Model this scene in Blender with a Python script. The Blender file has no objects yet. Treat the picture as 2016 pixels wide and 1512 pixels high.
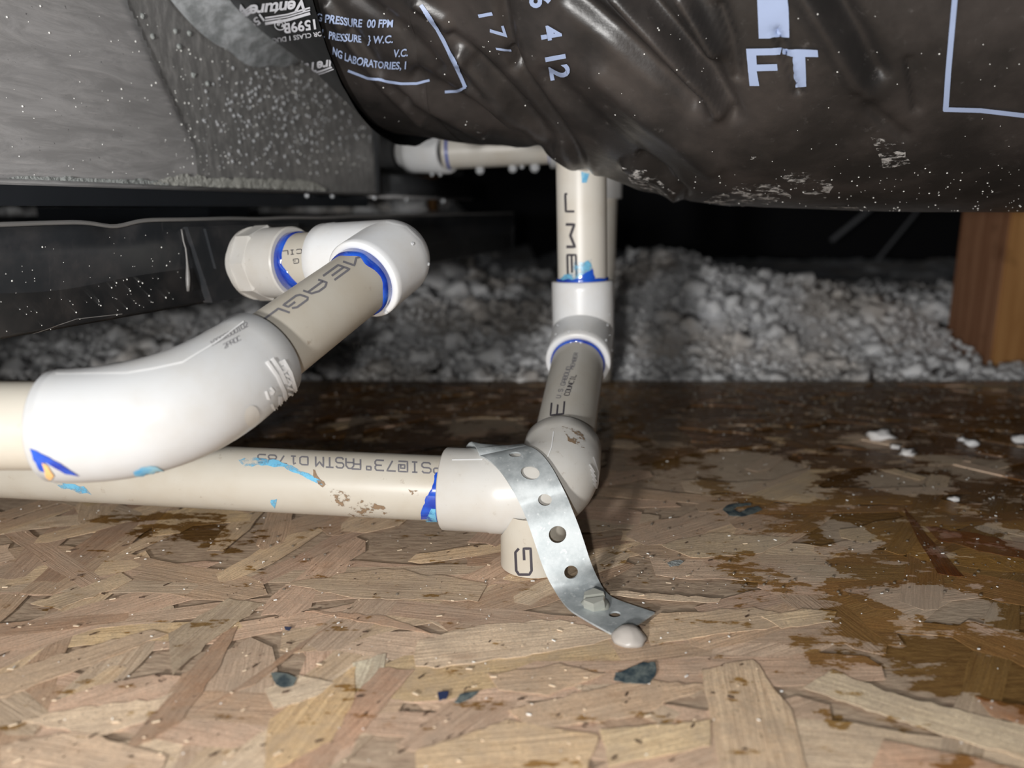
import bpy, bmesh, math, random
import numpy as np
from mathutils import Vector, Matrix, noise
from mathutils.bvhtree import BVHTree
from mathutils.geometry import delaunay_2d_cdt

random.seed(7)
rng = np.random.default_rng(7)
scene = bpy.context.scene
COL = scene.collection

# ------------------------------------------------------------------ camera, world, light, exposure
F = 1515.0                     # focal length in pixels of the 2016 x 1512 frame
TH = math.radians(12.9)        # downward tilt
H = 0.140                      # camera height above the board
CT, ST = math.cos(TH), math.sin(TH)
cam = bpy.data.cameras.new('camera')
cam.sensor_fit = 'HORIZONTAL'; cam.sensor_width = 36.0
cam.lens = F / 2016 * 36
cam.clip_start = 0.005; cam.clip_end = 50
cam.dof.use_dof = True; cam.dof.focus_distance = 0.297; cam.dof.aperture_fstop = 7.5
camo = bpy.data.objects.new('camera', cam); COL.objects.link(camo)
camo.location = (0, 0, H); camo.rotation_euler = (math.pi / 2 - TH, 0, 0)
scene.camera = camo

world = bpy.data.worlds.new('attic_dark'); scene.world = world
world.use_nodes = True
bg = world.node_tree.nodes['Background']
bg.inputs['Color'].default_value = (0.85, 0.92, 1.0, 1); bg.inputs['Strength'].default_value = 0.02

def lamp(name, loc, power, radius, col=(1, 1, 1)):
    l = bpy.data.lights.new(name, 'POINT'); l.energy = power; l.shadow_soft_size = radius; l.color = col
    o = bpy.data.objects.new(name, l); COL.objects.link(o); o.location = loc
    return o
lamp('phone_flash', (-0.024, -0.045, H - 0.001), 2.35, 0.004, (1.0, 0.985, 0.96))
lamp('fill_lamp', (-0.17, -0.20, H - 0.004), 9.6, 0.018, (1.0, 0.985, 0.965))  # added second lamp: evens brightness with distance, shades left of the riser

vs = scene.view_settings
vs.view_transform = 'Standard'; vs.look = 'None'; vs.exposure = 0.0; vs.gamma = 1.0; vs.use_curve_mapping = False

# ------------------------------------------------------------------ pixel <-> place
def P(px, py, d):
    xc = (px - 1008) / F * d; yc = -(py - 756) / F * d
    return Vector((xc, d * CT + yc * ST, H - d * ST + yc * CT))
def ray(px, py):
    return (P(px, py, 1.0) - Vector((0, 0, H))).normalized()
def FL(px, py, z=0.0):
    v = P(px, py, 1.0) - Vector((0, 0, H))
    t = (z - H) / v.z
    return Vector((v.x * t, v.y * t, z))
def proj(v):
    x, y, z = v[0], v[1], v[2] - H
    d = y * CT - z * ST; yc = y * ST + z * CT
    return (1008 + x / d * F, 756 - yc / d * F, d)
def proj_np(a):
    z = a[:, 2] - H
    d = a[:, 1] * CT - z * ST; yc = a[:, 1] * ST + z * CT
    return 1008 + a[:, 0] / d * F, 756 - yc / d * F, d

# ------------------------------------------------------------------ materials
class NT:
    def __init__(self, name):
        self.m = bpy.data.materials.new(name); self.m.use_nodes = True
        self.t = self.m.node_tree; self.b = self.t.nodes['Principled BSDF']
    def n(self, typ, ins=None, **kw):
        o = self.t.nodes.new(typ)
        for k, v in kw.items(): setattr(o, k, v)
        for k, v in (ins or {}).items(): self.set(o.inputs[k], v)
        return o
    def set(self, sock, v):
        if isinstance(v, bpy.types.NodeSocket): self.t.links.new(v, sock)
        elif isinstance(v, (tuple, list)) and len(v) == 3 and sock.type == 'RGBA': sock.default_value = (*v, 1)
        else: sock.default_value = v
    def math(self, op, a, b=None, c=None):
        o = self.t.nodes.new('ShaderNodeMath'); o.operation = op
        for i, v in enumerate((a, b, c)):
            if v is not None: self.set(o.inputs[i], v)
        return o.outputs[0]
    def noise(self, vec, scale, detail=4, rough=0.55, dist=0.0):
        o = self.n('ShaderNodeTexNoise', {'Scale': scale, 'Detail': detail, 'Roughness': rough, 'Distortion': dist})
        if vec is not None: self.t.links.new(vec, o.inputs['Vector'])
        return o.outputs['Fac']
    def ramp(self, fac, a, b):
        o = self.n('ShaderNodeMapRange', {'From Min': a, 'From Max': b}, clamp=True, interpolation_type='SMOOTHSTEP')
        self.set(o.inputs['Value'], fac)
        return o.outputs['Result']
    def mix(self, fac, a, b, blend='MIX'):
        o = self.t.nodes.new('ShaderNodeMix'); o.data_type = 'RGBA'; o.blend_type = blend
        self.set(o.inputs['Factor'], fac); self.set(o.inputs['A'], a); self.set(o.inputs['B'], b)
        return [s for s in o.outputs if s.type == 'RGBA'][0]
    def coord(self, which='Object'):
        return self.n('ShaderNodeTexCoord').outputs[which]
    def pos(self):
        return self.n('ShaderNodeNewGeometry').outputs['Position']
    def mapping(self, vec, scale, rot=(0, 0, 0), loc=(0, 0, 0)):
        o = self.n('ShaderNodeMapping'); self.t.links.new(vec, o.inputs['Vector'])
        o.inputs['Scale'].default_value = scale; o.inputs['Rotation'].default_value = rot; o.inputs['Location'].default_value = loc
        return o.outputs['Vector']
    def bump(self, h, dist, strength=1.0):
        o = self.n('ShaderNodeBump', {'Strength': strength, 'Distance': dist}); self.t.links.new(h, o.inputs['Height'])
        self.t.links.new(o.outputs['Normal'], self.b.inputs['Normal'])
    def out(self, col=None, rough=None, metal=None, spec=None, coat=None, coat_rough=None):
        for k, v in (('Base Color', col), ('Roughness', rough), ('Metallic', metal), ('Specular IOR Level', spec),
                     ('Coat Weight', coat), ('Coat Roughness', coat_rough)):
            if v is not None: self.set(self.b.inputs[k], v)
        return self.m

def plain(name, col, rough=0.5, metal=0.0, spec=0.5, bump=None):
    t = NT(name); p = t.pos()
    v = t.noise(p, 90, 5)
    c = t.mix(v, tuple(x * 0.85 for x in col), tuple(min(1, x * 1.12) for x in col))
    if bump: t.bump(t.noise(p, bump[0], 4), bump[1])
    return t.out(c, rough, metal, spec)

def mat_pvc(name, base, dirt, dirt_col, rough):
    t = NT(name); p = t.pos()
    n1 = t.noise(p, 45, 6, 0.6)
    n2 = t.noise(p, 260, 4, 0.7)
    c = t.mix(t.ramp(n1, 0.35, 0.75), base, tuple(x * y for x, y in zip(base, (0.93, 0.90, 0.86))))
    spot = t.math('MULTIPLY', t.ramp(n2, 0.60, 0.74), t.ramp(t.noise(p, 30, 3), 0.46, 0.62))
    c = t.mix(t.math('MULTIPLY', spot, dirt), c, dirt_col)
    t.bump(n1, 0.0002, 0.4)
    return t.out(c, rough, 0, 0.45)
M = {}
M['pipe'] = mat_pvc('pvc_pipe', (0.51, 0.478, 0.415), 0.55, (0.20, 0.13, 0.08), 0.38)
M['fit'] = mat_pvc('pvc_fitting', (0.53, 0.54, 0.55), 0.18, (0.30, 0.25, 0.2), 0.30)
M['fitdirty'] = mat_pvc('pvc_fitting_dusty', (0.57, 0.56, 0.535), 0.45, (0.25, 0.2, 0.15), 0.33)
M['pipew'] = mat_pvc('pvc_pipe_lit', (0.68, 0.65, 0.59), 0.25, (0.20, 0.13, 0.08), 0.36)  # brighter copy for farther pipes, offsetting light falloff in the colour
M['fitw'] = mat_pvc('pvc_fitting_lit', (0.76, 0.775, 0.79), 0.12, (0.30, 0.25, 0.2), 0.30)  # brighter fitting copy, light lost with distance put back into the colour
M['emboss'] = plain('pvc_emboss', (0.80, 0.80, 0.80), 0.35)
M['ink'] = plain('pipe_ink', (0.045, 0.04, 0.05), 0.6)
M['inkgrey'] = plain('pipe_ink_worn', (0.17, 0.165, 0.18), 0.6)
t = NT('blue_primer'); p = t.pos(); v = t.noise(p, 120, 4)
M['primer'] = t.out(t.mix(t.ramp(v, 0.3, 0.7), (0.012, 0.035, 0.33), (0.02, 0.11, 0.60)), 0.12, 0, 0.6, 0.6, 0.05)
t = NT('pale_blue_primer'); p = t.pos(); v = t.noise(p, 160, 5)
M['primerlight'] = t.out(t.mix(t.ramp(v, 0.35, 0.65), (0.05, 0.35, 0.68), (0.33, 0.60, 0.72)), 0.25, 0, 0.5)
M['primerviolet'] = plain('violet_primer', (0.10, 0.10, 0.32), 0.2)
M['orange'] = plain('orange_glue', (0.80, 0.48, 0.20), 0.3)
t = NT('teal_stain'); p = t.pos(); v = t.noise(p, 220, 6, 0.7)
M['teal'] = t.out(t.mix(t.ramp(v, 0.35, 0.62), (0.025, 0.045, 0.06), (0.17, 0.20, 0.19)), 0.5)
M['bluestain'] = plain('blue_stain', (0.02, 0.035, 0.10), 0.4)
t = NT('water'); t.out((0.95, 0.97, 1.0), 0.02); t.b.inputs['Transmission Weight'].default_value = 0.6; t.b.inputs['IOR'].default_value = 1.33  # whitened base colour stands in for reflections in the drops
M['water'] = t.m
t = NT('wet_bead'); t.out((0.16, 0.13, 0.10), 0.05, 0, 1.0, 1.0, .03); M['bead'] = t.m
M['speck'] = plain('white_dust', (0.85, 0.85, 0.82), 0.5)

# wet stain field of the board, in board coordinates (metres)
BLOBS = []     # (x, y, half_x, half_y, strength)
def blob(px, py, wx, hy, s, extra_dark=0.0):
    c = FL(px, py); a = FL(px + wx, py); u = FL(px, py - hy); d = FL(px, py + hy)
    BLOBS.append((c.x, c.y, a.x - c.x, 0.5 * (u.y - d.y), s, extra_dark))
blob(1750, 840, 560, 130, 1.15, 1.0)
blob(1830, 1000, 420, 120, 1.1)
blob(1890, 1200, 330, 140, 1.05)
blob(1960, 1330, 170, 90, .8)
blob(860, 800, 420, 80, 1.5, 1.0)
blob(1350, 790, 300, 60, .8)
blob(1290, 900, 60, 22, .55)
blob(1410, 950, 60, 30, .5)
blob(1250, 830, 80, 30, .6)
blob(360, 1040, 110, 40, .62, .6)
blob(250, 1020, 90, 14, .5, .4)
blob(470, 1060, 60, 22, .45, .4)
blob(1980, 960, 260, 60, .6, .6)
blob(1480, 1120, 90, 60, .55)
blob(1640, 1290, 80, 50, .6)
blob(1640, 1410, 50, 25, .95)
blob(1870, 1500, 70, 25, .85)
blob(1670, 1050, 40, 38, -1.6)
blob(1840, 1185, 120, 42, -1.6)
blob(1560, 1095, 75, 40, -1.2)
blob(1590, 1120, 60, 40, -.9)
blob(1790, 950, 95, 30, -1.2)
blob(1900, 915, 90, 26, -1.1)
blob(1500, 930, 110, 60, -1.2)
blob(1720, 870, 60, 24, -.7)
blob(1990, 1060, 40, 40, -1.0)
blob(960, 840, 90, 26, -.9)
blob(1040, 880, 70, 24, -.7)
blob(700, 830, 60, 14, -.6)

def mat_osb(name, mode):
    """mode: 'object' strands coloured per object, 'attr' strands coloured by attribute, 'base' sheet between them"""
    t = NT(name); p = t.pos()
    if mode == 'object':
        inf = t.n('ShaderNodeObjectInfo'); tint = inf.outputs['Color']; rnd = inf.outputs['Random']
    elif mode == 'attr':
        a = t.n('ShaderNodeAttribute', attribute_name='tint'); tint = a.outputs['Color']; rnd = None
    else:
        tint = None
    if mode == 'base':
        g = t.noise(t.mapping(p, (1, 3, 1)), 160, 6, 0.7)
        col = t.mix(t.ramp(g, .3, .7), (0.34, 0.245, 0.175), (0.52, 0.40, 0.29))
        relief = g
    else:
        uv = t.n('ShaderNodeUVMap').outputs['UV']
        if rnd is not None:
            off = t.n('ShaderNodeVectorMath', operation='ADD'); t.set(off.inputs[0], uv)
            cmb = t.n('ShaderNodeCombineXYZ', {'X': rnd, 'Y': t.math('MULTIPLY', rnd, 7.3), 'Z': t.math('MULTIPLY', rnd, 3.1)})
            t.set(off.inputs[1], cmb.outputs[0]); uv = off.outputs[0]
        g1 = t.noise(t.mapping(uv, (30, 820, 1)), 1, 5, 0.7, 1.2)
        g2 = t.noise(t.mapping(uv, (30, 170, 1)), 1, 5, 0.6, .6)
        g3 = t.noise(p, 520, 3, 0.7)
        g4 = t.noise(p, 38, 5, 0.7)
        g6 = t.noise(p, 1300, 3, .75); g7 = t.noise(t.mapping(uv, (60, 1500, 1)), 1, 3, .6)
        tint = t.mix(t.ramp(g6, .35, .65), t.mix(1.0, tint, (.84, .82, .80), 'MULTIPLY'), t.mix(1.0, tint, (1.12, 1.12, 1.12), 'MULTIPLY'))
        tint = t.mix(t.math('MULTIPLY', t.ramp(g7, .5, .7), .5), tint, t.mix(1.0, tint, (.62, .55, .50), 'MULTIPLY'))
        dark = t.mix(1.0, tint, (0.86, 0.81, 0.77), 'MULTIPLY')
        light = t.mix(1.0, tint, (1.12, 1.10, 1.06), 'MULTIPLY')
        col = t.mix(t.ramp(g1, .36, .62), dark, light)
        col = t.mix(t.ramp(g2, .55, .82), col, t.mix(1.0, tint, (0.72, 0.60, 0.52), 'MULTIPLY'))
        col = t.mix(t.math('MULTIPLY', t.ramp(g3, .60, .72), .5), col, (0.16, 0.10, 0.07))
        col = t.mix(t.math('MULTIPLY', t.ramp(g4, .40, .70), .33), col, (0.30, 0.245, 0.19))
        relief = g1
        col = t.mix(t.math('MULTIPLY', t.ramp(t.noise(p, 85, 6, .72), .38, .66), .42), col, (0.47, 0.365, 0.275))
    # stains left by the leak: wet, darker and glossy wood, far ones with light falloff painted in
    warp = t.n('ShaderNodeTexNoise', {'Scale': 60.0, 'Detail': 5.0, 'Roughness': .65}); t.set(warp.inputs['Vector'], p)
    wv = t.n('ShaderNodeVectorMath', operation='MULTIPLY_ADD'); t.set(wv.inputs[0], warp.outputs['Color'])
    wv.inputs[1].default_value = (.034, .020, 0); t.set(wv.inputs[2], p)
    sub = t.n('ShaderNodeVectorMath', operation='SUBTRACT'); t.set(sub.inputs[0], wv.outputs[0]); sub.inputs[1].default_value = (.017, .010, 0)
    q = sub.outputs[0]
    accs = [None, None, None]
    for x, y, hx, hy, s, extra_dark in BLOBS:
        mp = t.n('ShaderNodeMapping', vector_type='POINT'); t.set(mp.inputs['Vector'], q)
        mp.inputs['Scale'].default_value = (1 / hx, 1 / hy, 0); mp.inputs['Location'].default_value = (-x / hx, -y / hy, 0)
        ln = t.n('ShaderNodeVectorMath', operation='LENGTH'); t.set(ln.inputs[0], mp.outputs[0])
        f = t.n('ShaderNodeMapRange', {'From Min': 1.15, 'From Max': .55, 'To Min': 0.0, 'To Max': abs(s)}, clamp=True, interpolation_type='SMOOTHSTEP')
        t.set(f.inputs['Value'], ln.outputs['Value'])
        w_ = 0 if s > 0 else 1
        if extra_dark:
            e_ = t.math('MULTIPLY', f.outputs['Result'], extra_dark / abs(s))
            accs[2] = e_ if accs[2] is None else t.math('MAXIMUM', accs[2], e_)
        accs[w_] = f.outputs['Result'] if accs[w_] is None else t.math('ADD', accs[w_], f.outputs['Result'])
    n1 = t.noise(t.mapping(p, (.5, 1.0, 1), (0, 0, .35)), 95, 6, 0.62)
    dryp = accs[1]; acc = t.math('SUBTRACT', t.math('MINIMUM', accs[0], .84), t.math('MULTIPLY', dryp, .85))
    acc = t.math('ADD', acc, t.math('MULTIPLY', t.math('SUBTRACT', n1, .5), 3.3))
    n2 = t.noise(t.mapping(p, (.35, 1.0, 1), (0, 0, .3)), 330, 5, 0.7)
    acc = t.math('ADD', acc, t.math('MULTIPLY', t.math('SUBTRACT', n2, .5), 1.7))
    wet = t.ramp(acc, .46, .58)
    soft = t.ramp(acc, .1, .6)
    wetcol = t.mix(1.0, col, (0.56, 0.42, 0.205), 'MULTIPLY')
    wetcol = t.mix(accs[2], wetcol, t.mix(1.0, wetcol, (.44, .38, .36), 'MULTIPLY'))  # soaked wood darker still; on far blobs light falloff put into the colour
    wetcol = t.mix(.10, wetcol, (0.05, 0.03, 0.014))
    drycol = t.mix(t.math('MULTIPLY', soft, .45), col, t.mix(1.0, col, (.86, .84, .80), 'MULTIPLY'))
    drycol = t.mix(t.math('MULTIPLY', t.math('MINIMUM', dryp, 1.0), .42), drycol, (.56, .46, .345))
    col = t.mix(wet, drycol, wetcol)
    t.bump(relief, .0012, .5)
    rough = t.math('SUBTRACT', .62, t.math('MULTIPLY', wet, .36))
    return t.out(col, rough, 0, .35)
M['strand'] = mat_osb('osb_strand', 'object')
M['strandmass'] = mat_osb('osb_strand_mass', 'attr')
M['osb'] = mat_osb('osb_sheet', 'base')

t = NT('plenum_sheet'); p = t.pos()
br = t.noise(t.mapping(p, (5, 5, 26), (0.5, 0, 0)), 6, 7, 0.72, .8)
br2 = t.noise(t.mapping(p, (8, 8, 90), (-0.25, 0, 0)), 5, 6, 0.7)
sp = t.noise(p, 300, 4, 0.7)
c = t.mix(t.ramp(br, .35, .7), (0.56, 0.55, 0.55), (0.80, 0.785, 0.785))
c = t.mix(t.math('MULTIPLY', t.ramp(br2, .55, .7), .6), c, (0.88, 0.85, 0.85))
c = t.mix(t.ramp(sp, .66, .74), c, (0.16, 0.16, 0.165))
t.bump(br, .0006, .35)
M['plenum'] = t.out(c, t.math('ADD', t.math('MULTIPLY', br2, .3), .28), .55, .6)
t = NT('plenum_shade_dust'); p = t.pos()
br = t.noise(t.mapping(p, (40, 40, 14)), 6, 6, 0.7); sp = t.noise(p, 170, 5, .7)
c = t.mix(t.ramp(br, .4, .7), (0.30, 0.295, 0.29), (0.52, 0.51, 0.50))  # darker than the near sheet: light gradient put into the colour, plus dust
c = t.mix(t.ramp(sp, .62, .72), c, (0.45, 0.44, 0.42))
t.bump(sp, .0008, .4)
M['plenumshade'] = t.out(c, .45, .35, .5)
M['rail'] = plain('dark_rail', (0.020, 0.023, 0.028), .4)
M['cabinet'] = plain('dark_cabinet', (0.045, 0.047, 0.05), .4, 0, .5, (160, .0006))
M['mastic'] = plain('grey_mastic', (0.36, 0.38, 0.37), .55, 0, .5, (320, .0015))
M['masticpale'] = plain('pale_mastic', (0.50, 0.50, 0.46), .6, 0, .5, (380, .0015))
t = NT('collar_mastic'); p = t.pos(); v = t.noise(p, 110, 6, .65)
t.bump(v, .0014, .6)
M['collar'] = t.out(t.mix(t.ramp(v, .35, .68), (0.30, 0.32, 0.33), (0.62, 0.65, 0.68)), .35, .2)
t = NT('pan_plastic'); p = t.pos(); v = t.noise(p, 55, 6, .65); v2 = t.noise(t.mapping(p, (60, 60, 8)), 5, 5, .7)
c = t.mix(t.ramp(v, .4, .75), (0.026, 0.029, 0.033), (0.058, 0.056, 0.058))
c = t.mix(t.math('MULTIPLY', t.ramp(v2, .6, .75), .4), c, (0.10, 0.095, 0.095))
M['pan'] = t.out(c, t.math('ADD', t.math('MULTIPLY', v, .3), .22), 0, .5)
M['panrim'] = plain('pan_rim', (0.20, 0.195, 0.19), .4)  # paler than the pan: catch light on rim and rib put into the colour
t = NT('duct_jacket'); p = t.pos(); v = t.noise(p, 28, 6, .6); v2 = t.noise(p, 210, 5, .7)
c = t.mix(t.ramp(v, .35, .72), (0.019, 0.0175, 0.017), (0.050, 0.043, 0.040))
c = t.mix(t.math('MULTIPLY', t.ramp(v2, .60, .78), .35), c, (0.16, 0.15, 0.145))
t.bump(v, .002, .35)
M['jacket'] = t.out(c, t.math('ADD', t.math('MULTIPLY', v2, .25), .24), 0, .5)
M['lettering'] = plain('jacket_lettering', (0.34, 0.42, 0.62), .45)
M['tape'] = plain('black_tape', (0.008, 0.009, 0.010), .3)
M['tapeprint'] = plain('tape_print', (0.70, 0.71, 0.76), .45)
def smear_mat(name, a, b, scale, lo, hi, rough, sc=(1, 1, 1)):
    t = NT(name); p = t.pos(); v = t.noise(t.mapping(p, sc), scale, 6, .7); w = t.noise(p, scale * .4, 3)
    t.set(t.b.inputs['Alpha'], t.ramp(t.math('ADD', v, t.math('MULTIPLY', t.math('SUBTRACT', w, .5), .6)), lo, hi))
    return t.out(t.mix(v, a, b), rough)
M['dust'] = smear_mat('dust_smear', (.30, .29, .28), (.52, .51, .50), 260, .50, .64, .5, (1, 1, 2.5))
M['grime'] = smear_mat('pipe_grime', (.16, .10, .06), (.30, .21, .13), 330, .50, .60, .7)
M['washblue'] = smear_mat('thin_blue_primer', (.04, .30, .62), (.25, .58, .72), 190, .36, .58, .25)
t = NT('galvanised'); p = t.pos(); vo = t.n('ShaderNodeTexVoronoi', {'Scale': 260.0}); t.set(vo.inputs['Vector'], p)
v = t.noise(p, 130, 5, .65)
c = t.mix(t.ramp(v, .3, .7), (0.30, 0.33, 0.34), (0.47, 0.50, 0.51))
c = t.mix(t.math('MULTIPLY', t.ramp(t.noise(p, 420, 3), .62, .7), .5), c, (0.62, 0.64, 0.64))
M['galv'] = t.out(c, t.math('ADD', t.math('MULTIPLY', v, .25), .42), .35, .4)
M['screw'] = plain('zinc_screw', (0.50, 0.51, 0.46), .25, .45)
t = NT('blob'); t.out((0.52, 0.48, 0.44), .35); t.b.inputs['Transmission Weight'].default_value = .25; M['blob'] = t.m
t = NT('insulation'); p = t.pos(); v = t.noise(p, 130, 5, .65); w = t.noise(p, 6, 4, .6)
c = t.mix(t.ramp(v, .35, .7), (0.86, 0.87, 0.90), (0.96, 0.96, 0.97))
c = t.mix(t.math('MULTIPLY', t.ramp(w, .46, .60), .7), c, (0.62, 0.55, 0.48))
t.b.inputs['Subsurface Weight'].default_value = .85; t.b.inputs['Subsurface Radius'].default_value = (1, 1, 1); t.b.inputs['Subsurface Scale'].default_value = .007
t.bump(v, .002, .4)
M['insul'] = t.out(c, .9, 0, .1)
def mat_wood(name, a, b):
    t = NT(name); p = t.pos()
    g = t.noise(t.mapping(p, (90, 90, 5)), 1, 5, .6, .8); g2 = t.noise(p, 30, 5)
    c = t.mix(t.ramp(g, .3, .7), a, b); c = t.mix(t.math('MULTIPLY', t.ramp(g2, .55, .75), .5), c, tuple(x * .5 for x in a))
    return t.out(c, .65, 0, .3)
M['wood1'] = mat_wood('stud_red', (0.26, 0.115, 0.06), (0.44, 0.23, 0.13))
M['wood2'] = mat_wood('stud_orange', (0.40, 0.19, 0.065), (0.55, 0.29, 0.11))
M['wood3'] = mat_wood('stud_dark', (0.16, 0.085, 0.05), (0.24, 0.13, 0.075))
M['roof'] = plain('roof_deck', (0.035, 0.035, 0.04), .85)
M['strandpale'] = plain('pale_strip', (0.35, 0.36, 0.38), .6)

# ------------------------------------------------------------------ mesh helpers
BASE = {}
def link(o, parent=None):
    COL.objects.link(o)
    if parent is not None: o.parent = parent
    return o
def obj(name, verts, faces, mat, parent=None, smooth=True, uv=None):
    """verts in world coordinates; stored relative to the thing's base"""
    b = BASE.get(parent.name, Vector((0, 0, 0))) if parent is not None else Vector((0, 0, 0))
    me = bpy.data.meshes.new(name)
    me.from_pydata([tuple(Vector(v) - b) for v in verts], [], [tuple(f) for f in faces])
    me.materials.append(mat)
    if smooth: me.polygons.foreach_set('use_smooth', [True] * len(me.polygons))
    me.update()
    o = bpy.data.objects.new(name, me); link(o, parent)
    BASE[o.name] = b.copy()
    return o
def thing(name, label, cat, loc, group=None):
    o = bpy.data.objects.new(name, None); o.empty_display_size = .01
    o.location = loc; link(o); o['label'] = label; o['category'] = cat
    if group: o['group'] = group
    BASE[o.name] = Vector(loc)
    return o
def tag(o, label, cat, group=None):
    o['label'] = label; o['category'] = cat
    if group: o['group'] = group
    return o
def join(*parts):
    V, Fc = [], []
    for v, f in parts:
        k = len(V); V += list(v); Fc += [tuple(i + k for i in q) for q in f]
    return V, Fc
def bvh(*parts):
    v, f = join(*parts)
    return BVHTree.FromPolygons([Vector(x) for x in v], f)
def box(c, ax, ay, az):
    """box from centre and three half-axis vectors"""
    c, ax, ay, az = map(Vector, (c, ax, ay, az))
    v = [c + sx * ax + sy * ay + sz * az for sx in (-1, 1) for sy in (-1, 1) for sz in (-1, 1)]
    f = [(0, 1, 3, 2), (4, 6, 7, 5), (0, 4, 5, 1), (2, 3, 7, 6), (0, 2, 6, 4), (1, 5, 7, 3)]
    return v, f
def bevel_box(c, ax, ay, az, w):
    bm = bmesh.new(); v, f = box(c, ax, ay, az)
    bv = [bm.verts.new(x) for x in v]
    for q in f: bm.faces.new([bv[i] for i in q])
    bmesh.ops.recalc_face_normals(bm, faces=bm.faces)
    bmesh.ops.bevel(bm, geom=list(bm.edges), offset=w, segments=2, affect='EDGES')
    r = dump(bm); bm.free(); return r
def dump(bm):
    bm.verts.ensure_lookup_table(); bm.verts.index_update()
    return [v.co.copy() for v in bm.verts], [[v.index for v in f.verts] for f in bm.faces]
def tube(st, n=48, cap0=False, cap1=False, wob=None):
    """st: list of (pos, tangent, radius)"""
    V, Fc = [], []
    t0 = Vector(st[0][1]).normalized()
    a = t0.orthogonal().normalized()
    prev = t0
    for k, (p, tg, r) in enumerate(st):
        tg = Vector(tg).normalized()
        a = prev.rotation_difference(tg) @ a; a = (a - tg * a.dot(tg)).normalized(); prev = tg
        b = tg.cross(a)
        for i in range(n):
            an = 2 * math.pi * i / n
            rr = r if wob is None else r + wob(k, an)
            V.append(Vector(p) + (a * math.cos(an) + b * math.sin(an)) * rr)
    m = len(st)
    for k in range(m - 1):
        for i in range(n):
            j = (i + 1) % n
            Fc.append((k * n + i, k * n + j, (k + 1) * n + j, (k + 1) * n + i))
    if cap0: Fc.append(tuple(reversed(range(n))))
    if cap1: Fc.append(tuple((m - 1) * n + i for i in range(n)))
    return V, Fc
def pipe_st(a, b, r, m=14):
    a, b = Vector(a), Vector(b); d = b - a
    return [(a + d * (k / m), d, r) for k in range(m + 1)]
RP, RF = 0.01335, 0.0168
def socket_st(rim, inner, end, rf=RF, rp=RP - .0003):
    """stations from inside the socket mouth, over the rim, along to end; tangent rim->end"""
    d = (Vector(end) - Vector(rim)).normalized()
    return [(Vector(rim) + d * .004, d, rp), (rim, d, rp), (rim, d, rf - .0007), (Vector(rim) + d * .0007, d, rf)]
def bend(pa, pc, pb, R, rbody, rf=RF):
    """one swept fitting from rim pa round corner pc to rim pb"""
    pa, pc, pb = map(Vector, (pa, pc, pb))
    d1 = (pc - pa).normalized(); d2 = (pb - pc).normalized()
    ang = d1.angle(d2); tl = R * math.tan(ang / 2)
    tl = min(tl, .92 * (pc - pa).length, .92 * (pb - pc).length)
    s, e = pc - d1 * tl, pc + d2 * tl
    st = socket_st(pa, None, pc, rf)
    L = (s - pa).length
    sl = max(.3 * L, L - .004)
    st += [(pa + d1 * (L * .6), d1, rf)]
    for k in range(0, 19):
        u = k / 18
        p = s * (1 - u) ** 2 + pc * 2 * u * (1 - u) + e * u * u
        tg = d1.lerp(d2, u)
        st.append((p, tg, rbody + .0006 * math.sin(math.pi * u)))
    L2 = (pb - e).length
    st += [(e + d2 * (L2 * .22), d2, rbody), (e + d2 * (L2 * .22 + .0005), d2, rf)]
    end = socket_st(pb, None, pc, rf)
    st += [(p, d2, r) for p, _, r in reversed(end)]
    return tube(st, 56)
def sphere(c, r, u=20, v=12, sq=(1, 1, 1)):
    V, Fc = [], []
    for j in range(v + 1):
        th = math.pi * j / v
        for i in range(u):
            ph = 2 * math.pi * i / u
            V.append(Vector(c) + Vector((r * sq[0] * math.sin(th) * math.cos(ph), r * sq[1] * math.sin(th) * math.sin(ph), r * sq[2] * math.cos(th))))
    for j in range(v):
        for i in range(u):
            k = (i + 1) % u
            Fc.append((j * u + i, j * u + k, (j + 1) * u + k, (j + 1) * u + i))
    return V, Fc
def mitre(pa, pc, pb, rf=RF):
    """two straight sockets meeting in a ball: a hard 90 degree elbow"""
    pa, pc, pb = map(Vector, (pa, pc, pb))
    d1 = (pc - pa).normalized(); d2 = (pc - pb).normalized()
    A = tube(socket_st(pa, None, pc, rf) + [(pa.lerp(pc, k / 6), d1, rf) for k in range(1, 7)], 64)
    B = tube(socket_st(pb, None, pc, rf) + [(pb.lerp(pc, k / 6), d2, rf) for k in range(1, 7)], 64)
    return join(A, B, sphere(pc, rf * .999, 48, 28))
# ---- laying flat print, smears and ridges onto a surface that is already there
CAMP = Vector((0, 0, H))
def hit(bv, px, py, off):
    d = ray(px, py)
    loc, nrm, idx, dist = bv.ray_cast(CAMP, d)
    if loc is None: return None
    if nrm.dot(d) > 0: nrm = -nrm
    return loc + nrm * off
def lay(bv, pts2, faces, off):
    V, keep = [], {}
    for i, (x, y) in enumerate(pts2):
        h = hit(bv, x, y, off)
        if h is not None: keep[i] = len(V); V.append(h)
    Fc = []
    for f in faces:
        if all(i in keep for i in f):
            q = [V[keep[i]] for i in f]
            if max((q[0] - q[k]).length for k in range(1, len(q))) < .03: Fc.append([keep[i] for i in f])
    return V, Fc
def rough_poly(poly, amp, step, seed):
    out = []
    n = len(poly)
    for i in range(n):
        a, b = Vector(poly[i]), Vector(poly[(i + 1) % n]); L = (b - a).length
        m = max(1, int(L / step))
        for k in range(m):
            q = a.lerp(b, k / m)
            nn = noise.noise_vector(Vector((q.x * .09, q.y * .09, seed * 3.7)))
            out.append((q.x + amp * nn.x, q.y + amp * nn.y))
    return out
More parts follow.
